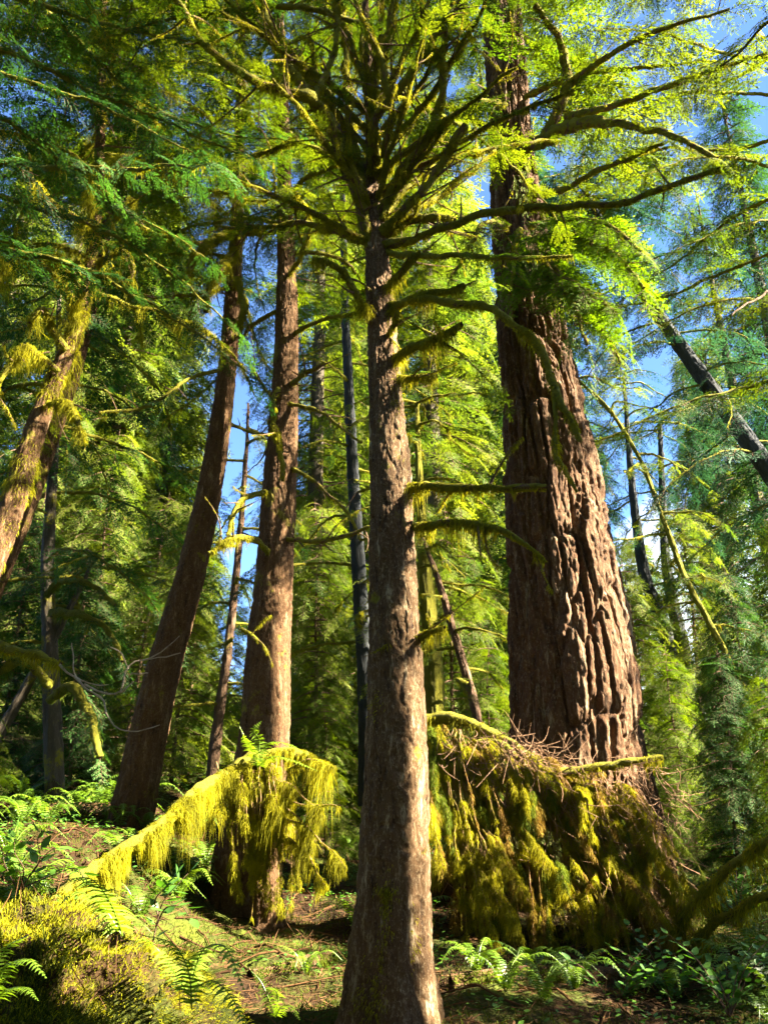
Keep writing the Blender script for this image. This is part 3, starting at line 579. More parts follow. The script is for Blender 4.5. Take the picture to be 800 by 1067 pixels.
# ---- other trunks in the middle distance
def mid_tree(name, label, rows, Y, mat, nb, z0, dz, L, fkind, fmat, scale=0.6, seed=0, group=None, seg=64, rise=.1, droop=.45, start=.25, per_m=5, kind='plain', moss=60):
    P, _ = px_path(rows[:1], Y) if len(rows[0]) == 3 else px_path(rows[:1])
    t = empty(name, P[0], label, 'tree', group)
    _, C, rr = add_trunk(t, rows, Y, kind, M[mat], seg, 0.05, 0.3, 0.15, seed)
    for k in range(nb):
        Pb = radial_path(C, rr, z0 + k * dz, k * 137.5 + seed * 31, L * rng.uniform(.6, 1.15), rise, droop)
        add_branch(t, Pb, np.linspace(.02, .005, 6), sleeve=.3, moss=moss, hang=.08, fol=dict(kind=fkind, start=start, per_m=per_m, scale=scale) if fkind else None, fmat=fmat, seg=5)
    return t, C, rr
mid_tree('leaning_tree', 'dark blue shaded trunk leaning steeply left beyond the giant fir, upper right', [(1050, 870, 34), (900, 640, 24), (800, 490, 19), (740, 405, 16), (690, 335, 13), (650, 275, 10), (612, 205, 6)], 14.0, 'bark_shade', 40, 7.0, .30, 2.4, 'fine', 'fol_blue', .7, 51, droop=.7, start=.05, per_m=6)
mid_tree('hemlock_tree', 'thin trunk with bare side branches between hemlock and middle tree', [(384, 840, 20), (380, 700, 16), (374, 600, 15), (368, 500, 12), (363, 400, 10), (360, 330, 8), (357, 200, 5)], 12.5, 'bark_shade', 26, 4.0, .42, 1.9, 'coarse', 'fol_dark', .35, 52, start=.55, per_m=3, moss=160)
mid_tree('young_tree', 'very thin mossy trunk between the leaning trunk and upright hemlock', [(218, 850, 15), (224, 780, 12), (236, 690, 9), (248, 580, 7), (256, 480, 4), (259, 420, 2)], 12.0, 'twig', 16, 3.0, .3, 1.2, 'fine', 'fol_far', .4, 53, moss=120)
mid_tree('young_tree', 'bright yellow moss sleeved trunk behind the middle tree, right of it', [(455, 800, 24), (453, 745, 22), (451, 690, 20), (447, 640, 17), (441, 570, 12), (437, 500, 8), (434, 420, 4)], 12.0, 'moss_sleeve', 14, 4.4, .35, 1.5, 'fine', 'fol_far', .5, 54, moss=400)
mid_tree('young_tree', 'thin trunk leaning left between middle tree and giant fir', [(505, 790, 11), (495, 740, 10), (482, 690, 9), (470, 650, 8), (455, 600, 6), (440, 560, 3)], 11.5, 'twig', 10, 3.2, .25, 1.3, 'fine', 'fol_far', .4, 55, moss=300)
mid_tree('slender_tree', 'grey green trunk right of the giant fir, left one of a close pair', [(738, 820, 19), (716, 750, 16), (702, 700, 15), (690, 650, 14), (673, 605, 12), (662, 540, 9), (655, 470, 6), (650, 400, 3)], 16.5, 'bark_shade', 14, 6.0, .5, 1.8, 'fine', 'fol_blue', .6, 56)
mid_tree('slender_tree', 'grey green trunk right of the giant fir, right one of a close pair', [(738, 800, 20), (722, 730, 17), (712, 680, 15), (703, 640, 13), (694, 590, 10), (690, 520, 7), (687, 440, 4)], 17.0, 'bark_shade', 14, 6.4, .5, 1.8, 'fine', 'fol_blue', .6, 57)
mid_tree('young_tree', 'thin yellow mossy trunk slanting behind the giant fir on its right', [(800, 765, 8), (770, 710, 7), (742, 655, 6), (715, 605, 6), (692, 545, 5), (662, 470, 4), (628, 420, 4), (600, 395, 2)], 13.5, 'moss_sleeve', 14, 4.5, .4, 1.6, 'fine', 'fol_far', .5, 58, moss=200)
mid_tree('slender_tree', 'bare slanting trunk low at the left edge behind the dark mossy branches', [(-40, 840, 13), (0, 765, 11), (30, 712, 10), (48, 680, 9), (75, 630, 6), (95, 590, 3)], 11.0, 'bark_far', 8, 3.4, .3, 1.6, 'fine', 'fol_dark', .5, 59)

# dark drooping tree low on the left
t, C, rr = mid_tree('drooping_tree', 'shaded tree with arching mossy limbs and dark drooping foliage at the left', [(58, 830, 20), (55, 740, 18), (52, 660, 15), (50, 590, 13), (55, 500, 10), (60, 400, 7), (62, 300, 4)], 11.0, 'bark_far', 24, 4.2, .34, 2.4, 'fine', 'fol_dark', .75, 60, rise=.2, droop=.7)
for rows in ([(52, 715, 10.6, 9), (25, 690, 10.2, 8), (0, 700, 10, 7), (-25, 725, 9.8, 5)], [(52, 730, 10.6, 9), (75, 715, 10.2, 9), (92, 745, 10, 8), (105, 790, 9.8, 6)], [(54, 640, 10.6, 8), (80, 640, 10.2, 7), (110, 655, 10, 6), (128, 690, 9.9, 4)], [(50, 620, 10.7, 7), (62, 608, 10.3, 6), (95, 610, 10, 5), (120, 630, 9.8, 4)]):
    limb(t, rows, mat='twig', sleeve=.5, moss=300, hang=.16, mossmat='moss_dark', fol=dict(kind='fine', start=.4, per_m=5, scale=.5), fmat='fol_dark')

# ================================================================== LOW MOSSY THINGS
def blob(geo, c, rx, ry, rz, seg=90, lump=.25, freq=2.2, seed=0.0, mat=0, tint=.5):
    th = np.linspace(0.0, math.pi, seg // 2); ph = np.linspace(0, 2 * math.pi, seg, endpoint=False)
    TH, PH = np.meshgrid(th, ph, indexing='ij'); D = np.stack([np.sin(TH) * np.cos(PH), np.sin(TH) * np.sin(PH), np.cos(TH)], -1).reshape(-1, 3)
    k = 1 + lump * fbm(D * freq + seed, 3) + 0.4 * lump * noise(D * freq * 6 + seed); V = np.array(c) + D * np.array([rx, ry, rz]) * k[:, None]
    n, m = seg // 2, seg; i = np.arange(n - 1)[:, None] * m; j = np.arange(m)[None]; j2 = (j + 1) % m
    geo.add(V, np.stack([i + j, i + m + j, i + m + j2, i + j2], -1).reshape(-1, 4), tint=tint, mat=mat); return V, D
def drape(gm, gw, rows, w, per_m, hang, mat=0, wmat=0, mw=.008, top=.4):
    P = np.array([at(*r) for r in rows]); S = smooth_path(P, 14); S = S + .03 * np.stack([noise(S * 5 + 1), noise(S * 5 + 30), noise(S * 5 + 60)], 1)
    tube(gw, S, np.linspace(w, w * .35, 14), seg=5, lump=.3, mat=wmat)
    moss_branch(gm, S, np.linspace(w, w * .35, 14), per_m, hang, w=mw, mat=mat, top=top)

# ---- heap of dead boughs under yellow moss at the fir's foot
H = empty('bough_heap', at(585, 985, 8.2), 'sprawling heap of dead boughs draped in yellow moss at the giant fir foot', 'dead boughs')
g = Geo(); blob(g, at(580, 960, 9.1), 1.25, .8, 1.05, lump=.2, seed=4); g.build('root_mound', M['ground'], H, smooth=True)
add_branch(H, *px_path([(445, 806, 8.1, 8), (500, 807, 8.0, 8), (560, 805, 7.9, 8), (620, 799, 7.8, 6), (690, 790, 7.7, 4)]), mat='dead_twig', sleeve=.5, moss=700, hang=.1)
add_branch(H, *px_path([(440, 752, 8.4, 8), (470, 748, 8.3, 9), (500, 758, 8.2, 8), (530, 775, 8.1, 6), (570, 800, 8.0, 4)]), mat='dead_twig', sleeve=.5, moss=900, hang=.14)
add_branch(H, *px_path([(470, 785, 8.2, 6), (505, 775, 8.1, 6), (530, 782, 8.0, 5), (545, 795, 7.95, 3)]), mat='dead_twig', sleeve=.5, moss=900, hang=.12)
gm, gw = Geo(), Geo()
for k in range(112):
    x = rng.uniform(438, 650); ridge = np.interp(x, [445, 520, 600, 690], [752, 772, 800, 815]); y = ridge + rng.uniform(-4, 120) * (1 if k % 3 else .15); d0 = 8.35 - .004 * (y - ridge) - rng.uniform(0, .25)
    L0 = rng.uniform(60, 245) * np.interp(x, [445, 560, 655], [1, 1, .8]); dx0 = rng.uniform(.05, .95) * np.interp(x, [445, 490, 655], [.25, .9, .8]); br = rng.random() < np.interp(x, [540, 640], [.0, .45]); out_ = rng.uniform(.35, .75)
    for q in range(rng.integers(2, 6)):
        ln = L0 * rng.uniform(.5, 1.15); dx = (dx0 + rng.normal() * .12) * ln; ln = min(ln, 1005 - y); xx = x + rng.normal() * 5; dd = d0 - rng.uniform(0, .1)
        drape(gm, gw, [(xx, y, dd), (xx + dx * .35, y + ln * .18, dd - out_ * .5), (xx + dx * .7, y + ln * .55, dd - out_ * .9), (xx + dx, y + ln, dd - out_)], rng.uniform(.002, .005), rng.uniform(900, 2000), rng.uniform(.07, .15), mw=.0038, top=.4, mat=2 if br or rng.random() < .08 else 3 if rng.random() < .12 else 0)
gm.build('moss', [M['moss'], M['moss_sleeve'], M['moss_brown'], M['moss_dark']], H); gw.build('boughs', M['dead_twig'], H, smooth=True)
gt = Geo()
for k in range(1000):
    x = rng.uniform(520, 705) if k % 4 else rng.uniform(455, 620); y = rng.uniform(765, 985) if x > 560 or k % 8 == 0 else rng.uniform(758, 800); Y = rng.uniform(7.5, 8.2)
    if y < np.interp(x, [500, 600, 700], [756, 785, 800]): continue
    p = at(x, y, Y); d = unit(np.array([rng.uniform(-.4, .9), rng.uniform(-.6, .4), rng.uniform(-1, .15)])); L = rng.uniform(.08, .34); q = rng.normal(size=3) * .7
    S = p + np.linspace(0, 1, 6)[:, None] * L * d + (np.linspace(0, 1, 6)[:, None] ** 2) * L * q; tube(gt, S, np.linspace(.0038, .0015, 6), seg=4, mat=0)
    if k % 2: tube(gt, S[3] + np.linspace(0, 1, 4)[:, None] * L * .4 * unit(d + rng.normal(size=3) * .8 + [0, 0, -.3]), np.linspace(.0035, .0015, 4), seg=4)
gt.build('twigs', M['dead_twig'], H, smooth=True)

# ---- arching mossy log, left
LG = empty('mossy_log', at(85, 925, 6.3), 'arching fallen log with fringe of sunlit hanging moss, below the upright hemlock', 'log')
add_branch(LG, *px_path([(345, 800, 7.9, 9), (305, 784, 7.8, 11), (265, 792, 7.7, 13), (235, 808, 7.5, 13), (200, 832, 7.1, 13), (150, 872, 6.6, 12), (110, 897, 6.4, 12), (78, 925, 6.2, 16), (30, 975, 5.9, 16), (0, 1020, 5.7, 16)]), mat='moss_sleeve', sleeve=.0, moss=0, name='trunk', seg=14, lump=.35)
P, r = px_path([(345, 800, 7.9, 9), (305, 784, 7.8, 11), (265, 792, 7.7, 13), (235, 808, 7.5, 13), (200, 832, 7.1, 13), (150, 872, 6.6, 12), (110, 897, 6.4, 12), (78, 925, 6.2, 16), (30, 975, 5.9, 16), (0, 1020, 5.7, 16)])
S = smooth_path(np.c_[P, r], 70); g = Geo(); moss_branch(g, S[:, :3], S[:, 3] * 1.0, 8000, .27, w=.0042, top=.10, clump=6); moss_branch(g, S[:, :3], S[:, 3] * .95, 9000, .06, w=.006, top=1.0, clump=5, cmin=.25); g.build('moss', [M['moss'], M['moss_sleeve']], LG)

# ---- moss cloak on the hemlock foot
K = empty('mossy_snag', at(275, 955, 7.8), 'broken snag under shaggy yellow moss, standing against the upright hemlock foot', 'snag')
P, r = px_path([(276, 985, 36), (277, 950, 32), (276, 900, 29), (272, 840, 26), (268, 800, 24), (268, 786, 12)], 7.8); g, _, _ = trunk_geo(P, r, 'hem', 70, .02, .2, .3, 71.); g.build('trunk', M['bark_red'], K, smooth=True)
gm, gw = Geo(), Geo()
for k in range(60):
    x = rng.normal(268, 16); y = rng.uniform(785, 860) ; d0 = 7.72 - rng.uniform(0, .12); ln = rng.uniform(50, 110); dx = rng.uniform(-.12, .2) * ln
    drape(gm, gw, [(x, y, d0), (x + dx * .3, y + ln * .25, d0 - .06), (x + dx, y + ln, d0 - .08)], .005, 1100, .13, mw=.0045)
for rows in [[(290, 830, 7.6), (315, 838, 7.5), (340, 838, 7.4), (356, 842, 7.3)], [(295, 850, 7.6), (320, 862, 7.4), (345, 885, 7.3), (362, 905, 7.2)], [(285, 810, 7.6), (312, 826, 7.5), (336, 850, 7.4)], [(285, 835, 7.6), (310, 850, 7.5), (325, 890, 7.4)], [(300, 800, 7.7), (325, 790, 7.6), (350, 800, 7.5)], [(298, 870, 7.6), (320, 890, 7.4), (340, 925, 7.3)], [(240, 800, 7.6), (228, 820, 7.5), (225, 850, 7.4)]]:
    drape(gm, gw, rows, .009, 2200, .26, mw=.0045, top=.15)
gm.build('moss', [M['moss'], M['moss_sleeve']], K); gw.build('branches', M['dead_twig'], K, smooth=True)

# ---- mossy mound lower left
MD = empty('mossy_mound', (MX, MY, float(gz(np.array([MX]), np.array([MY]))[0])), 'bright yellow green moss covered mound at the lower left corner', 'mound')
g = Geo(); V, D = blob(g, (MX, MY, .30), 1.0, .95, .74, seg=200, lump=.17, freq=3.4, seed=9); g.build('mound', M['ground'], MD, smooth=True)
g = Geo(); k = 260000; i = rng.choice(len(V), k, p=(np.sin(np.arccos(np.clip(D[:, 2], -1, 1))) + .003) / (np.sin(np.arccos(np.clip(D[:, 2], -1, 1))) + .003).sum()); i = i[D[i, 2] > -.35]; p = V[i] + rng.normal(size=(len(i), 3)) * .014; cl = np.clip(.7 + .8 * noise(p * 9), .25, 1.7)
strands(g, p, D[i] + rng.normal(size=(len(i), 3)) * .35, cl * rng.uniform(.012, .036, len(i)), .004, out=1.3, gravity=.5, tint=.62 + .7 * noise(p * 4) + .4 * noise(p * 13) + rng.uniform(-.25, .25, len(i)), mat=0)
gq = noise(p * 2.6 + 5); i2 = np.where(gq > .3)[0]; strands(g, p[i2], D[i][i2] + rng.normal(size=(len(i2), 3)) * .4, rng.uniform(.02, .06, len(i2)), .0045, out=1.3, gravity=.4, mat=1)
i3 = rng.integers(0, len(p), 2500); strands(g, p[i3], D[i][i3] * .3 + rng.normal(size=(2500, 3)), rng.uniform(.03, .12, 2500), .004, out=1.1, gravity=.1, mat=2)
g.build('moss', [M['moss_mound'], M['moss_floor'], M['litter']], MD)

# ---- rotting logs on the floor
def rotting_log(label, rows, w):
    P, r = px_path([(x, y, d, w) for x, y, d in rows]); t = empty('rotting_log', P[0], label, 'log'); P[:, 2] = np.maximum(gz(P[:, 0], P[:, 1]) + r * .5, P[:, 2] - .3)
    g, C, rr = trunk_geo(P, r, 'hem', 60, .03, .2, .3, w * 1.7); g.build('trunk', M['bark_red'], t, smooth=True); g = Geo(); moss_branch(g, C, rr, 6000, .045, w=.006, top=1.0, clump=3, cmin=.1); g.build('moss', M['moss_dark'], t)
rotting_log('dark moss covered log lying on the bank at the left edge', [(-60, 838, 9.6), (20, 848, 9.4), (120, 852, 9.2)], 17)
rotting_log('short rotting log lying on the floor left of the middle trunk foot', [(262, 1000, 6.3), (305, 992, 6.6), (345, 975, 7.0)], 13)
rotting_log('rotting log half buried below the bough heap', [(470, 1040, 5.9), (545, 1030, 6.1), (640, 1010, 6.5)], 15)
# ---- ferns
def frond(geo, P, width, n=26, tint=.5):
    S = smooth_path(P, n * 2); T, A, B = frames(S); tube(geo, S, np.linspace(.0035, .001, len(S)), seg=4, tint=.7)
    u = np.linspace(.06, 1, n); idx = (u * (len(S) - 1)).astype(int); W = width * np.interp(u, [0, .12, .3, .7, 1], [.45, .85, 1, .7, .08])
    for sg in (1, -1):
        p = S[idx]; d = unit(A[idx] * sg + T[idx] * .28 + np.array([0, 0, -.12]) + rng.normal(size=(n, 3)) * .13); nn = unit(np.cross(d, T[idx])); pw = unit(T[idx]) * (np.linalg.norm(np.diff(S, axis=0), axis=1).sum() / n * .40)
        W = W * rng.uniform(.75, 1.08, n); sag = np.array([0, 0, -.22]) * W[:, None]; mid = p + d * W[:, None] * .5; tip = p + d * W[:, None] + sag; lift = nn * .12 * pw
        Vv = np.stack([p - pw * .5, p + pw, mid + pw * .75 + lift, mid - pw * .6 + lift, tip + pw * .2], 1).reshape(-1, 3); b = np.arange(n) * 5
        geo.add(Vv, np.stack([b, b + 1, b + 2, b + 3], 1), np.stack([b + 3, b + 2, b + 4], 1), tint=np.repeat(np.clip(tint + rng.uniform(-.15, .15, n), 0, 1), 5))
def fern(label, base, fronds, width=.09, group=None, tint=.5, cat='fern', vary=.15):
    r_ = empty('sword_fern', base, label, cat, group)
    for P in fronds:
        g = Geo(); frond(g, np.array(P), width * rng.uniform(.85, 1.1), tint=tint + rng.uniform(-vary * 1.5, vary)); g.build('frond', M['fern'], r_)
    return r_
def fpx(*pts): return [at(*p) for p in pts]
b = at(128, 975, 3.9)
fern('sunlit fern arching over the crest of the mossy mound', b, [fpx((128, 975, 3.9), (112, 935, 3.75), (92, 915, 3.6), (62, 918, 3.45)), fpx((128, 975, 3.9), (100, 938, 3.9), (78, 930, 3.9), (60, 945, 3.9)), fpx((128, 975, 3.9), (118, 942, 4.0), (96, 922, 4.1), (70, 905, 4.2))], .12, tint=1.0)
b = at(196, 1035, 3.7)
fern('largest fern, long serrated fronds spreading right of the mossy mound', b, [
    fpx((196, 1035, 3.7), (160, 985, 3.8), (150, 978, 3.75), (140, 982, 3.7)), fpx((200, 1052, 3.6), (196, 1010, 3.55), (182, 985, 3.5), (148, 974, 3.4)), fpx((196, 1035, 3.7), (212, 990, 3.65), (232, 985, 3.55), (254, 1030, 3.4)),
    fpx((196, 1035, 3.7), (222, 1022, 3.6), (242, 1040, 3.5), (258, 1075, 3.4)), fpx((196, 1035, 3.7), (205, 1000, 3.9), (225, 985, 4.1), (240, 990, 4.2))], .085, tint=.7)
fern('small fern in the bottom left corner', at(-8, 1040, 3.1), [fpx((-8, 1040, 3.1), (10, 1005, 3.0), (30, 1000, 2.95), (48, 1018, 2.9)), fpx((-8, 1045, 3.1), (12, 1030, 3.0), (28, 1030, 2.95), (40, 1042, 2.9)), fpx((-8, 1040, 3.1), (-5, 1010, 3.0), (10, 985, 2.95), (30, 975, 2.9))], .055, tint=.4)
fern('small bright fern on the floor just left of the middle trunk', at(287, 1060, 4.6), [fpx((287, 1060, 4.6), (280, 1040, 4.5), (270, 1020, 4.5), (262, 1012, 4.5)), fpx((287, 1060, 4.6), (296, 1048, 4.4), (305, 1050, 4.3), (312, 1062, 4.2)), fpx((287, 1060, 4.6), (290, 1040, 4.6), (284, 1030, 4.5), (276, 1030, 4.4))], .06, tint=.6)
b = at(268, 800, 7.6)
fern('pale green fern sprouting from the top of the mossy snag', b, [fpx((268, 800, 7.6), (262, 780, 7.5), (255, 768, 7.4), (250, 757, 7.4)), fpx((268, 800, 7.6), (285, 788, 7.4), (305, 792, 7.3), (330, 803, 7.2)), fpx((268, 800, 7.6), (280, 775, 7.5), (300, 775, 7.4), (318, 785, 7.3)), fpx((268, 800, 7.6), (270, 770, 7.6), (265, 760, 7.5), (272, 752, 7.5))], .10, tint=.8)
def ring_fern(x, y, n, L, label, group=None, tint=.4, z=None):
    z = float(gz(np.array([x]), np.array([y]))[0]) if z is None else z; b = np.array([x, y, z]); fr = []
    for k in range(n):
        a = k * 2 * math.pi / n + rng.uniform(-.3, .3); h = np.array([math.cos(a), math.sin(a), 0]); l = L * rng.uniform(.75, 1.15)
        fr.append([b, b + h * l * .3 + [0, 0, l * .45], b + h * l * .65 + [0, 0, l * .55], b + h * l + [0, 0, l * .30]])
    return fern(label, b, fr, L * .17, group, tint, vary=.3)
for x, y, n, L, lab in [(.62, 6.1, 7, .32, 'low fern in shade just right of the middle trunk foot'), (1.25, 6.0, 8, .36, 'low shaded fern below the middle of the bough heap'), (1.9, 6.2, 8, .36, 'low fern below the right half of the bough heap'), (2.45, 6.3, 8, .42, 'fern at the bottom right below the slanting mossy boughs'),
    (2.3, 5.5, 8, .36, 'fern at the bottom right corner beside broad leaved shrub'), (-.55, 6.4, 6, .28, 'tiny fern on the dark floor under the mossy snag'), (-3.2, 8.2, 8, .45, 'shaded fern on the bank left of the leaning trunk'), (-3.9, 9.2, 8, .5, 'shaded fern high on the bank at the left edge')]:
    ring_fern(x, y, n, L, lab)

_ug = np.random.default_rng(31); _n = 0
while _n < 110:
    y = _ug.uniform(5.6, 14); x = (_ug.uniform(-.54, .52) if _n % 2 else _ug.uniform(-.56, -.2)) * y
    if abs(x) < .35 and y < 6 or (.4 < x < 3.3 and 6.9 < y < 11) or (abs(x + 1.1) < .6 and 7.3 < y < 9): continue
    u_, v_ = (x / y, y); side = 'left bank' if x < -1.6 else 'dark floor left of the middle trunk' if x < 0 else 'floor right of the middle trunk' if x < 2.6 else 'shaded right side'
    ring_fern(x, y, 6, _ug.uniform(.25, .55), 'one of many low ferns growing over the ' + side, 'low ferns of the ' + side, .35); _n += 1
# ---- broadleaf shrubs
def leafy_stem(gs, gl, P, n, ll, both=True, tint=.5):
    S = smooth_path(np.array(P), 20); T, A, B = frames(S); tube(gs, S, np.linspace(.005, .0015, 20), seg=5)
    for k in range(n):
        u = .3 + .7 * k / max(1, n - 1); i = int(u * 19); sg = 1 if k % 2 else -1; d = unit(A[i] * sg + T[i] * .55 + np.array([0, 0, .1]) + rng.normal(size=3) * .15) if k < n - 1 else T[i]
        nn = unit(np.array([0, -.25, 1.0]) + rng.normal(size=3) * .3); s_ = unit(np.cross(nn, d)); l = ll * rng.uniform(.7, 1.2); w = l * .27; p = S[i] + d * l * .12; up_ = unit(np.cross(d, s_)) * l * .05
        V = [p, p + d * l * .3 + s_ * w, p + d * l * .68 + s_ * w * .8, p + d * l, p + d * l * .68 - s_ * w * .8, p + d * l * .3 - s_ * w, p + d * l * .35 - up_, p + d * l * .68 - up_]
        gl.add(V, [[6, 1, 2, 7], [5, 6, 7, 4]], [[0, 1, 6], [0, 6, 5], [7, 2, 3], [4, 7, 3]], tint=np.clip(tint + rng.uniform(-.3, .3), 0, 1))
def shrub(label, base, stems, n, ll, tint=.5, name='leafy_shrub', group=None):
    r_ = empty(name, base, label, 'shrub', group); gs, gl = Geo(), Geo()
    for P in stems: leafy_stem(gs, gl, P, n, ll, tint=tint)
    gs.build('stem', M['twig'], r_, smooth=True); gl.build('leaves', M['leaf'], r_, smooth=True); return r_
shrub('small upright sprig with oval glossy leaves in front of the mossy log', at(155, 1010, 4.3), [fpx((155, 1010, 4.3), (163, 965, 4.3), (170, 940, 4.25), (185, 922, 4.2), (196, 910, 4.2)), fpx((163, 965, 4.3), (175, 945, 4.2), (190, 945, 4.15), (198, 955, 4.1)), fpx((165, 955, 4.3), (162, 938, 4.25), (172, 925, 4.2), (180, 915, 4.2))], 9, .075, .3)
shrub('leafy green shrub at the left edge above the mossy mound', at(20, 930, 5.2), [fpx((20, 930, 5.2), (25, 905, 5.1), (15, 885, 5.0), (18, 865, 5)), fpx((20, 930, 5.2), (40, 900, 5.1), (55, 885, 5), (72, 885, 4.9)), fpx((20, 930, 5.2), (5, 900, 5.1), (0, 885, 5), (-12, 880, 5)), fpx((22, 925, 5.2), (42, 895, 5.2), (40, 872, 5.2), (50, 860, 5.2)), fpx((25, 925, 5.2), (55, 912, 5), (80, 905, 4.9), (88, 915, 4.8))], 10, .085, .7)
for j, (px, py, Y, lab) in enumerate([(760, 1060, 5.6, 'broad leaved shrub in blue shade at the bottom right corner'), (700, 1050, 6.2, 'broad leaved shrub below the slanting mossy boughs, left of another'), (770, 970, 7.2, 'broad leaved shrub at the right edge under the slanting mossy boughs'), (640, 1060, 6.0, 'broad leaved shrub on the floor below the bough heap')]):
    b = at(px, py, Y); st = []
    for k in range(11):
        a = rng.uniform(0, 6.28); l = rng.uniform(.25, .6); h = np.array([math.cos(a), math.sin(a), 0]); st.append([b, b + h * l * .35 + [0, 0, l * .5], b + h * l * .8 + [0, 0, l * .75]])
    shrub(lab, b, st, 11, .07, .35)

# ---- pale bare branch at left, slanting mossy boughs at right
BB = empty('bare_branch', at(-40, 690, 6.0), 'pale bare forking twig reaching in from the left edge across the leaning trunk', 'branch')
def bare(rows, w, **k): return add_branch(BB, *px_path([(x, y, d, w_) for (x, y, d), w_ in zip(rows, np.linspace(w * .85, 1.0, len(rows)))]), mat='pale_twig', seg=5, **k)
add_branch(BB, *px_path([(-40, 665, 6.0, 9), (0, 675, 5.9, 8), (40, 683, 5.8, 6), (65, 692, 5.75, 4)]), mat='twig', sleeve=.4, moss=900, hang=.14, fol=dict(kind='cedar', start=.2, per_m=9, scale=.2), fmat='fol_cedar', name='twig')
for rows, w in [([(62, 692, 5.75), (80, 706, 5.7), (95, 711, 5.7), (115, 712, 5.6)], 3.2), ([(78, 705, 5.7), (90, 715, 5.6), (108, 728, 5.6), (112, 748, 5.5), (125, 760, 5.5), (150, 760, 5.4), (165, 753, 5.4)], 3.2), ([(88, 713, 5.6), (110, 722, 5.6), (125, 720, 5.5), (135, 695, 5.5), (150, 688, 5.5), (188, 682, 5.4)], 3), ([(134, 697, 5.5), (128, 683, 5.5), (115, 672, 5.5)], 2.2), ([(150, 688, 5.5), (168, 678, 5.4), (186, 665, 5.4)], 2.2), ([(80, 706, 5.7), (78, 690, 5.7), (74, 670, 5.7)], 2), ([(125, 722, 5.5), (138, 712, 5.5)], 1.8), ([(136, 703, 5.5), (155, 704, 5.45)], 2)]:
    bare(rows, w, name='twig')
SB = empty('mossy_bough', at(700, 985, 7.4), 'pair of long slanting boughs with hanging moss at the lower right edge', 'branch')
add_branch(SB, *px_path([(700, 982, 7.4, 8), (715, 950, 7.2, 8), (745, 920, 6.9, 7), (780, 890, 6.6, 7), (820, 865, 6.3, 6)]), mat='twig', sleeve=.35, moss=900, hang=.24, mw=.006)
add_branch(SB, *px_path([(722, 985, 7.2, 7), (745, 962, 7.0, 7), (775, 942, 6.7, 6), (820, 925, 6.4, 6)]), mat='twig', sleeve=.35, moss=800, hang=.2, mw=.006)

# ================================================================== BACKGROUND FOREST
def conifer_proto(seed, Hh, h0, L0, kind, fmat, n, scale, per_m, rb=.014, droop=.45, taper=.8, name='conifer_tree', bmat='bark_far', lean=.02):
    global rng
    keep = rng; rng = np.random.default_rng(900 + seed)
    P = np.array([[0, 0, -.8], [0, 0, 0], [lean * Hh * .3, 0, Hh * .35], [lean * Hh * .7, .1, Hh * .7], [lean * Hh, 0, Hh]]); r = np.array([1.35, 1.0, .72, .4, .05]) * Hh * rb
    g, C, rr = trunk_geo(P, r, 'plain', 28, .16, .5, .15, seed * 7.0); tr = g.mesh(name + '_trunk', [M[bmat]], True)
    Lf = lambda u: L0 * (1 - taper * u) * (0.75 + .25 * math.sin(seed + 9 * u))
    cg = crown_geo(C, h0 * Hh, Hh * .985, n, Lf, kind, scale, per_m, rise=.12, droop=droop, wood=.03 * L0 / 3)
    cr = cg.mesh(name + '_crown', [M[fmat], M['twig']]); rng = keep
    return tr, cr
PR = {
    'tall': conifer_proto(1, 30, .22, 4.4, 'coarse', 'fol_far', 170, 1.5, 3.4),
    'full': conifer_proto(2, 22, .03, 4.0, 'coarse', 'fol_far', 190, 1.35, 3.4),
    'lacy': conifer_proto(3, 26, .06, 3.6, 'fine', 'fol_far', 170, 1.2, 3.2, droop=.6),
    'dark': conifer_proto(4, 24, .04, 3.8, 'fine', 'fol_dark', 170, 1.2, 3.4, droop=.5),
    'blue': conifer_proto(5, 26, .08, 3.8, 'fine', 'fol_blue', 95, 1.1, 3.0, droop=.5),
    'airy': conifer_proto(9, 22, .22, 2.3, 'fine', 'fol_fir', 36, .8, 3.0, rb=.0085, droop=.4, bmat='bark_hem', lean=0),
    'mast': conifer_proto(10, 20, .52, 2.2, 'fine', 'fol_fir', 34, .8, 3.0, rb=.0092, droop=.4, bmat='bark_hem', lean=0),  # unseen shadow caster, bare stem shades a trunk in a stripe
    'sapling': conifer_proto(6, 4.2, .03, 1.3, 'fine', 'fol_fir', 80, .5, 8.0, rb=.009, droop=.4, bmat='twig'),
    'youngling': conifer_proto(7, 6.5, .03, 1.9, 'fine', 'fol_far', 90, .6, 7.0, rb=.008, droop=.55, bmat='twig'),
    'shaded': conifer_proto(8, 5.5, .03, 1.7, 'fine', 'fol_dark', 90, .6, 7.0, rb=.008, droop=.5, bmat='twig'),
}
def place(kind, x, y, s, rz, label, name, cat='tree', group=None, sink=0.0, lean=(0, 0)):
    z = float(gz(np.array([x]), np.array([y]))[0]) - sink; t = empty(name, (x, y, z), label, cat, group)
    t.rotation_euler = (lean[0], lean[1], rz); t.scale = (s, s, s)
    for part, me in zip(('trunk', 'crown'), PR[kind]):
        o = bpy.data.objects.new(part, me); COL.objects.link(o); o.parent = t
    return t
def px_of(x, y, z):
    d = np.array([x, y, z]) - CAM; f = d[1] * _c + d[2] * _s; u = -d[1] * _s + d[2] * _c
    return CX + F * d[0] / f, CY - F * u / f
ZONES = [(40, 'behind the leftmost leaning trunks'), (150, 'left of the slender leaning trunk'), (250, 'between leaning trunk and upright hemlock'), (330, 'right behind the upright hemlock'), (400, 'left of the middle trunk'), (460, 'close right of the middle trunk'), (540, 'between middle trunk and giant fir'), (640, 'hidden partly by the giant fir'), (720, 'just right of the giant fir'), (9999, 'at the right edge beyond the giant fir')]
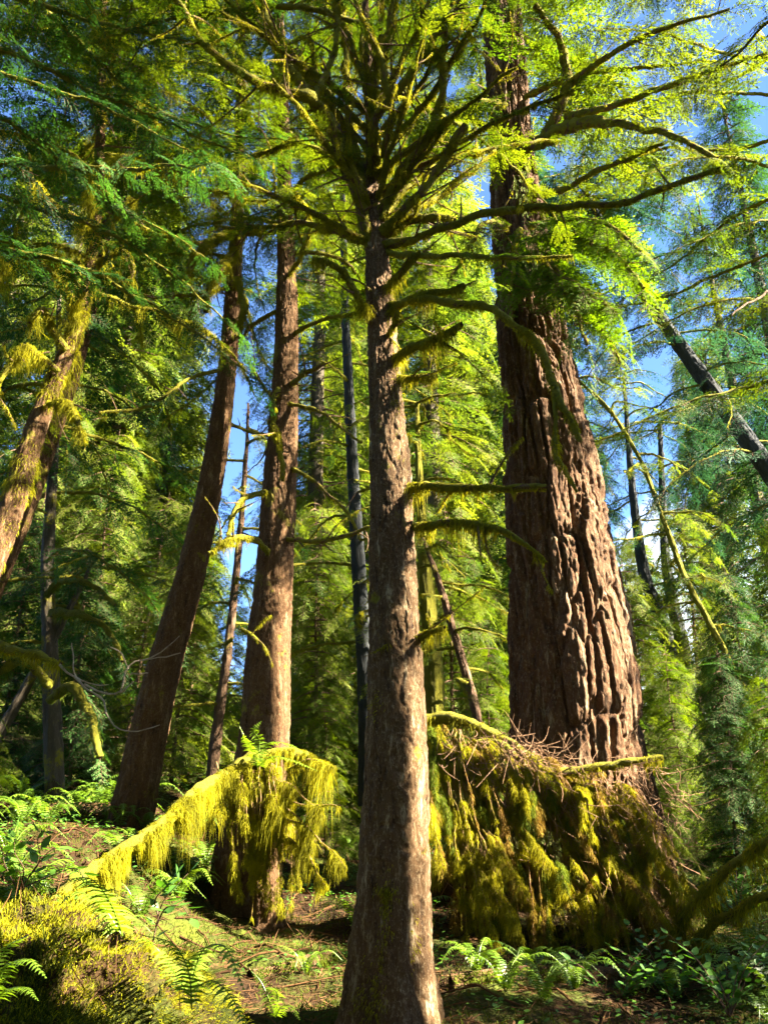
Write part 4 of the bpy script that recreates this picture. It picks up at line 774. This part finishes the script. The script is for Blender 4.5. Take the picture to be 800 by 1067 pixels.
ORD = ['nearest', 'second nearest', 'third nearest', 'fourth nearest', 'fifth nearest', 'sixth nearest', 'seventh nearest', 'eighth nearest', 'ninth nearest', 'tenth nearest', 'eleventh nearest', 'twelfth nearest']
LOOK = {'tall': 'tall bare stemmed conifer', 'full': 'full yellow green conifer', 'lacy': 'lacy drooping conifer', 'dark': 'dark green conifer', 'blue': 'blue green conifer', 'sapling': 'small bright conifer sapling', 'youngling': 'young drooping conifer', 'shaded': 'young dark conifer'}
NM = {'sapling': 'conifer_sapling', 'youngling': 'young_conifer', 'shaded': 'young_conifer'}
spots = []
r2_ = np.random.default_rng(42)
def ok(x, y, dmin): return all((x - a) ** 2 + (y - b) ** 2 > dmin ** 2 for a, b, *_ in spots)
# hand-placed, (px at base, distance, kind, scale)
for px, Y, kind, s in [(20, 19, 'lacy', .7), (95, 21, 'full', .75), (165, 25, 'full', .8), (330, 24, 'lacy', .95), (350, 34, 'tall', 1), (455, 20, 'lacy', .85), (490, 26, 'full', 1), (505, 38, 'tall', 1.05), (575, 22, 'dark', .9), (735, 40, 'lacy', .8),
    (815, 24, 'blue', .8), (860, 20, 'dark', .9), (-60, 22, 'full', .95), (60, 28, 'lacy', 1), (120, 36, 'tall', 1), (400, 42, 'full', 1.1), (600, 40, 'full', 1), (760, 38, 'full', .95), (420, 28, 'lacy', .9)]:
    spots.append(((px - 400) / F * Y / .98, Y, kind, s))
while len(spots) < 32:
    y = r2_.uniform(26, 78); x = r2_.uniform(-.62, .62) * y
    q = CX + F * x / y
    if 195 < q < 300 or 600 < q < 810: continue
    if ok(x, y, 4.2): spots.append((x, y, ['tall', 'full', 'lacy', 'full', 'lacy'][r2_.integers(5)], r2_.uniform(.8, 1.15)))
small = []
for px, Y, kind, s in [(735, 9.5, 'shaded', .55), (790, 8.6, 'sapling', .62), (760, 11, 'sapling', .8), (830, 10.5, 'youngling', .8), (700, 13, 'sapling', .8), (660, 14, 'youngling', .75), (770, 14, 'shaded', .9), (720, 16, 'youngling', 1), (15, 13, 'shaded', .8), (90, 12.5, 'shaded', .7), (-20, 10, 'sapling', .6), (140, 14, 'youngling', .8),
    (190, 13, 'youngling', .75), (235, 16, 'sapling', .9), (330, 15, 'youngling', .9), (345, 12, 'sapling', .55), (470, 14, 'youngling', .9), (510, 13, 'sapling', .75), (490, 17, 'sapling', 1.1), (430, 16, 'youngling', 1), (200, 19, 'sapling', 1.2), (100, 19, 'youngling', 1.2), (30, 20, 'sapling', 1.2), (300, 20, 'sapling', 1.2), (370, 20, 'youngling', 1.1)]:
    small.append(((px - 400) / F * Y / 1.0, Y, kind, s))
while len(small) < 46:
    y = r2_.uniform(17, 34); x = r2_.uniform(-.58, .58) * y
    small.append((x, y, ['sapling', 'youngling'][r2_.integers(2)], r2_.uniform(.9, 1.5)))
def put_all(lst, group):
    seen = {}; cnt = {}
    def zone(x, y):
        z = float(gz(np.array([x]), np.array([y]))[0]); px, _ = px_of(x, y, z + 2); return next(t for lim, t in ZONES if px < lim)
    for x, y, kind, s in lst: k = (LOOK[kind], zone(x, y)); cnt[k] = cnt.get(k, 0) + 1
    for (x, y, kind, s) in sorted(lst, key=lambda q: q[1]):
        zn = zone(x, y); k = (LOOK[kind], zn); seen[k] = seen.get(k, 0) + 1
        lab = f"{LOOK[kind]} {zn}" + (f', {ORD[min(seen[k] - 1, 11)]} there' if cnt[k] > 1 else '')
        place(kind, x, y, s, r2_.uniform(0, 6.28), lab, NM.get(kind, 'conifer_tree'), group=group, sink=.1, lean=(r2_.normal() * .02, r2_.normal() * .02))
put_all(spots, 'conifers of the forest behind')
put_all(small, 'young conifers of the understorey')

# neighbours standing beside the view: some reach boughs into it, unseen ones are added for shade
def side_tree(label, x, y, rows, az, z0, dz, L, fkind, fmat, scale, seed, Hh=18, rad=.25):
    z = float(gz(np.array([x]), np.array([y]))[0]); t = empty('conifer_tree', (x, y, z), label, 'tree')
    P = np.array([[x, y, z - .4], [x, y, z + Hh * .3], [x, y, z + Hh * .7], [x, y, z + Hh]]); g, C, rr = trunk_geo(P, np.array([1.2, .9, .5, .06]) * rad, 'plain', 40, .1, .4, .2, seed); g.build('trunk', M['bark_red'], t, smooth=True)
    for k, a in enumerate(az):
        Pb = radial_path(C, rr, z0 + k * dz, a, L * rng.uniform(.8, 1.15), .1, .35); add_branch(t, Pb, np.linspace(.028, .005, 6), sleeve=.3, moss=80, hang=.08, fol=dict(kind=fkind, start=.3, per_m=8, scale=scale), fmat=fmat, seg=6)
    for r_ in rows: limb(t, r_, mat='twig', fol=dict(kind='cedar', start=.3, per_m=9, scale=.3), fmat='fol_cedar')
    return t
side_tree('conifer just outside the left edge whose dark boughs hang across the upper left corner', -4.6, 5.2, [], [5, -20, 20, -5, 30, 12, 0, 22, -12, 8], 5.6, .5, 3.6, 'hem', 'fol_dark', .5, 81)
side_tree('conifer just outside the right edge whose bright spray enters at the right border', 4.8, 2.3, [[(1477, -232, 2.3, 8), (1050, 130, 4.0, 7), (860, 275, 5.1, 5), (815, 300, 5.0, 4), (785, 312, 4.8, 3), (762, 328, 4.7, 2)]], [150, 170, 190, 210, 160, 200, 180, 140], 6.6, .5, 3.0, 'hem', 'fol_hem', .5, 82)

SHADE = [(6.3, 3.5, 'airy', .8), (5.0, 4.0, 'mast', 1.0), (6.0, 6.6, 'mast', 1.05), (11.5, 8.7, 'airy', 1.2), (14, 9.3, 'airy', 1.2)]  # unseen trees added to throw dapple and stripe shadows on the trunks
for k, (x, y, kind, s) in enumerate(SHADE):
    place(kind, x, y, s, k * 1.7, 'unseen conifer outside the right edge, added to shade the grove', 'conifer_tree', group='unseen conifers added for shade')
LOW = [(4.3, 6.1, 'shaded', .68), (5.6, 6.3, 'shaded', .6), (4.4, 4.7, 'shaded', .6), (6.2, 6.9, 'youngling', .65), (5.6, 5.4, 'sapling', .9), (7.0, 8.8, 'shaded', .7)]  # unseen saplings added to keep sun off the floor
for k, (x, y, kind, s) in enumerate(LOW):
    place(kind, x, y, s, k * 1.3, 'unseen young conifer outside the right edge, added to shade the forest floor', 'young_conifer', group='unseen young conifers added for shade')
BEHIND = [(-6.5, -1.5, 'full', .6), (-6.5, -7, 'full', .8), (-1, -10, 'dark', .8), (4, -4.5, 'full', .6), (9.5, -3.5, 'full', .8), (9, -9, 'dark', .9), (14, -2, 'full', .8), (-3.5, -5, 'full', .8), (2.5, -8, 'full', .9), (-9, -3, 'dark', .8), (-9.5, 3.5, 'full', .8), (-13, 8, 'dark', .9), (-8, -11, 'full', 1), (0, -14, 'dark', 1), (7, -13, 'full', 1), (-15, 0, 'full', 1), (-14, -8, 'full', 1), (-2, -21, 'full', 1.1), (12, -19, 'full', 1)]  # unseen trees added to dim the sky fill from behind and left
for k, (x, y, kind, s) in enumerate(BEHIND):
    place(kind, x, y, s, k * 2.1, 'unseen conifer behind the viewer, added to hold back sky light', 'conifer_tree', group='unseen conifers added against sky light')
side_tree('conifer beyond the right edge whose boughs fill the upper right corner', 6.6, 9.2, [], [160, 185, 205, 175, 150, 195, 215, 165, 180, 200, 170, 190], 7.5, .55, 3.6, 'fine', 'fol_hem', .65, 83)
# ================================================================== LIGHT
SUN_EL, SUN_AZ = R(34), math.atan2(0.98, -0.20)      # azimuth from +Y towards +X
sv = Vector((math.sin(SUN_AZ) * math.cos(SUN_EL), math.cos(SUN_AZ) * math.cos(SUN_EL), math.sin(SUN_EL)))
sd = bpy.data.lights.new('sun', 'SUN'); sd.energy = 5.0; sd.angle = R(.53); sd.color = (1.0, .90, .72)
so = bpy.data.objects.new('sun', sd); COL.objects.link(so); so.rotation_euler = (-sv).to_track_quat('-Z', 'Y').to_euler(); so.location = sv * 60
W = bpy.data.worlds.new('World'); SC.world = W; W.use_nodes = True
N = W.node_tree.nodes; L = W.node_tree.links; N.clear()
sky = N.new('ShaderNodeTexSky'); sky.sky_type = 'NISHITA'; sky.sun_disc = False; sky.sun_elevation = SUN_EL; sky.sun_rotation = SUN_AZ; sky.ozone_density = 6.0; sky.air_density = .6; sky.dust_density = .1; sky.altitude = 1500
tc = N.new('ShaderNodeTexCoord'); nz = N.new('ShaderNodeTexNoise'); nz.inputs['Scale'].default_value = 3.2; nz.inputs['Detail'].default_value = 6; L.new(tc.outputs['Generated'], nz.inputs['Vector'])
cr = ramp(N, [(.54, (0, 0, 0)), (.72, (1, 1, 1))])
sx = N.new('ShaderNodeSeparateXYZ'); L.new(tc.outputs['Generated'], sx.inputs[0])
hz = N.new('ShaderNodeMapRange'); hz.inputs['From Min'].default_value = 0; hz.inputs['From Max'].default_value = .75; hz.inputs['To Min'].default_value = .17; hz.inputs['To Max'].default_value = -.16; L.new(sx.outputs['Z'], hz.inputs['Value'])
bx = N.new('ShaderNodeMapRange'); bx.inputs['From Min'].default_value = -.3; bx.inputs['From Max'].default_value = .5; bx.inputs['To Min'].default_value = -.12; bx.inputs['To Max'].default_value = .12; L.new(sx.outputs['X'], bx.inputs['Value'])
ax_ = N.new('ShaderNodeMath'); ax_.operation = 'ADD'; L.new(nz.outputs['Fac'], ax_.inputs[0]); L.new(bx.outputs[0], ax_.inputs[1])
ah = N.new('ShaderNodeMath'); ah.operation = 'ADD'; L.new(ax_.outputs[0], ah.inputs[0]); L.new(hz.outputs[0], ah.inputs[1]); L.new(ah.outputs[0], cr.inputs[0])
mx = N.new('ShaderNodeMix'); mx.data_type = 'RGBA'; L.new(cr.outputs[0], mx.inputs['Factor']); L.new(sky.outputs[0], mx.inputs['A']); mx.inputs['B'].default_value = (6.0, 6.6, 7.4, 1)
bg = N.new('ShaderNodeBackground'); bg.inputs['Strength'].default_value = .05; L.new(mx.outputs['Result'], bg.inputs['Color'])
wo = N.new('ShaderNodeOutputWorld'); L.new(bg.outputs[0], wo.inputs[0])

SC.view_settings.view_transform = 'Standard'; SC.view_settings.look = 'None'; SC.view_settings.gamma = 1; SC.view_settings.use_curve_mapping = False
SC.view_settings.exposure = 4.0
SC.render.engine = 'CYCLES'
cy = SC.cycles
cy.max_bounces = 6; cy.diffuse_bounces = 1; cy.transmission_bounces = 3; cy.glossy_bounces = 2; cy.transparent_max_bounces = 4
cy.use_adaptive_sampling = True; cy.adaptive_threshold = 0.02; cy.use_denoising = True; cy.caustics_reflective = False; cy.caustics_refractive = False
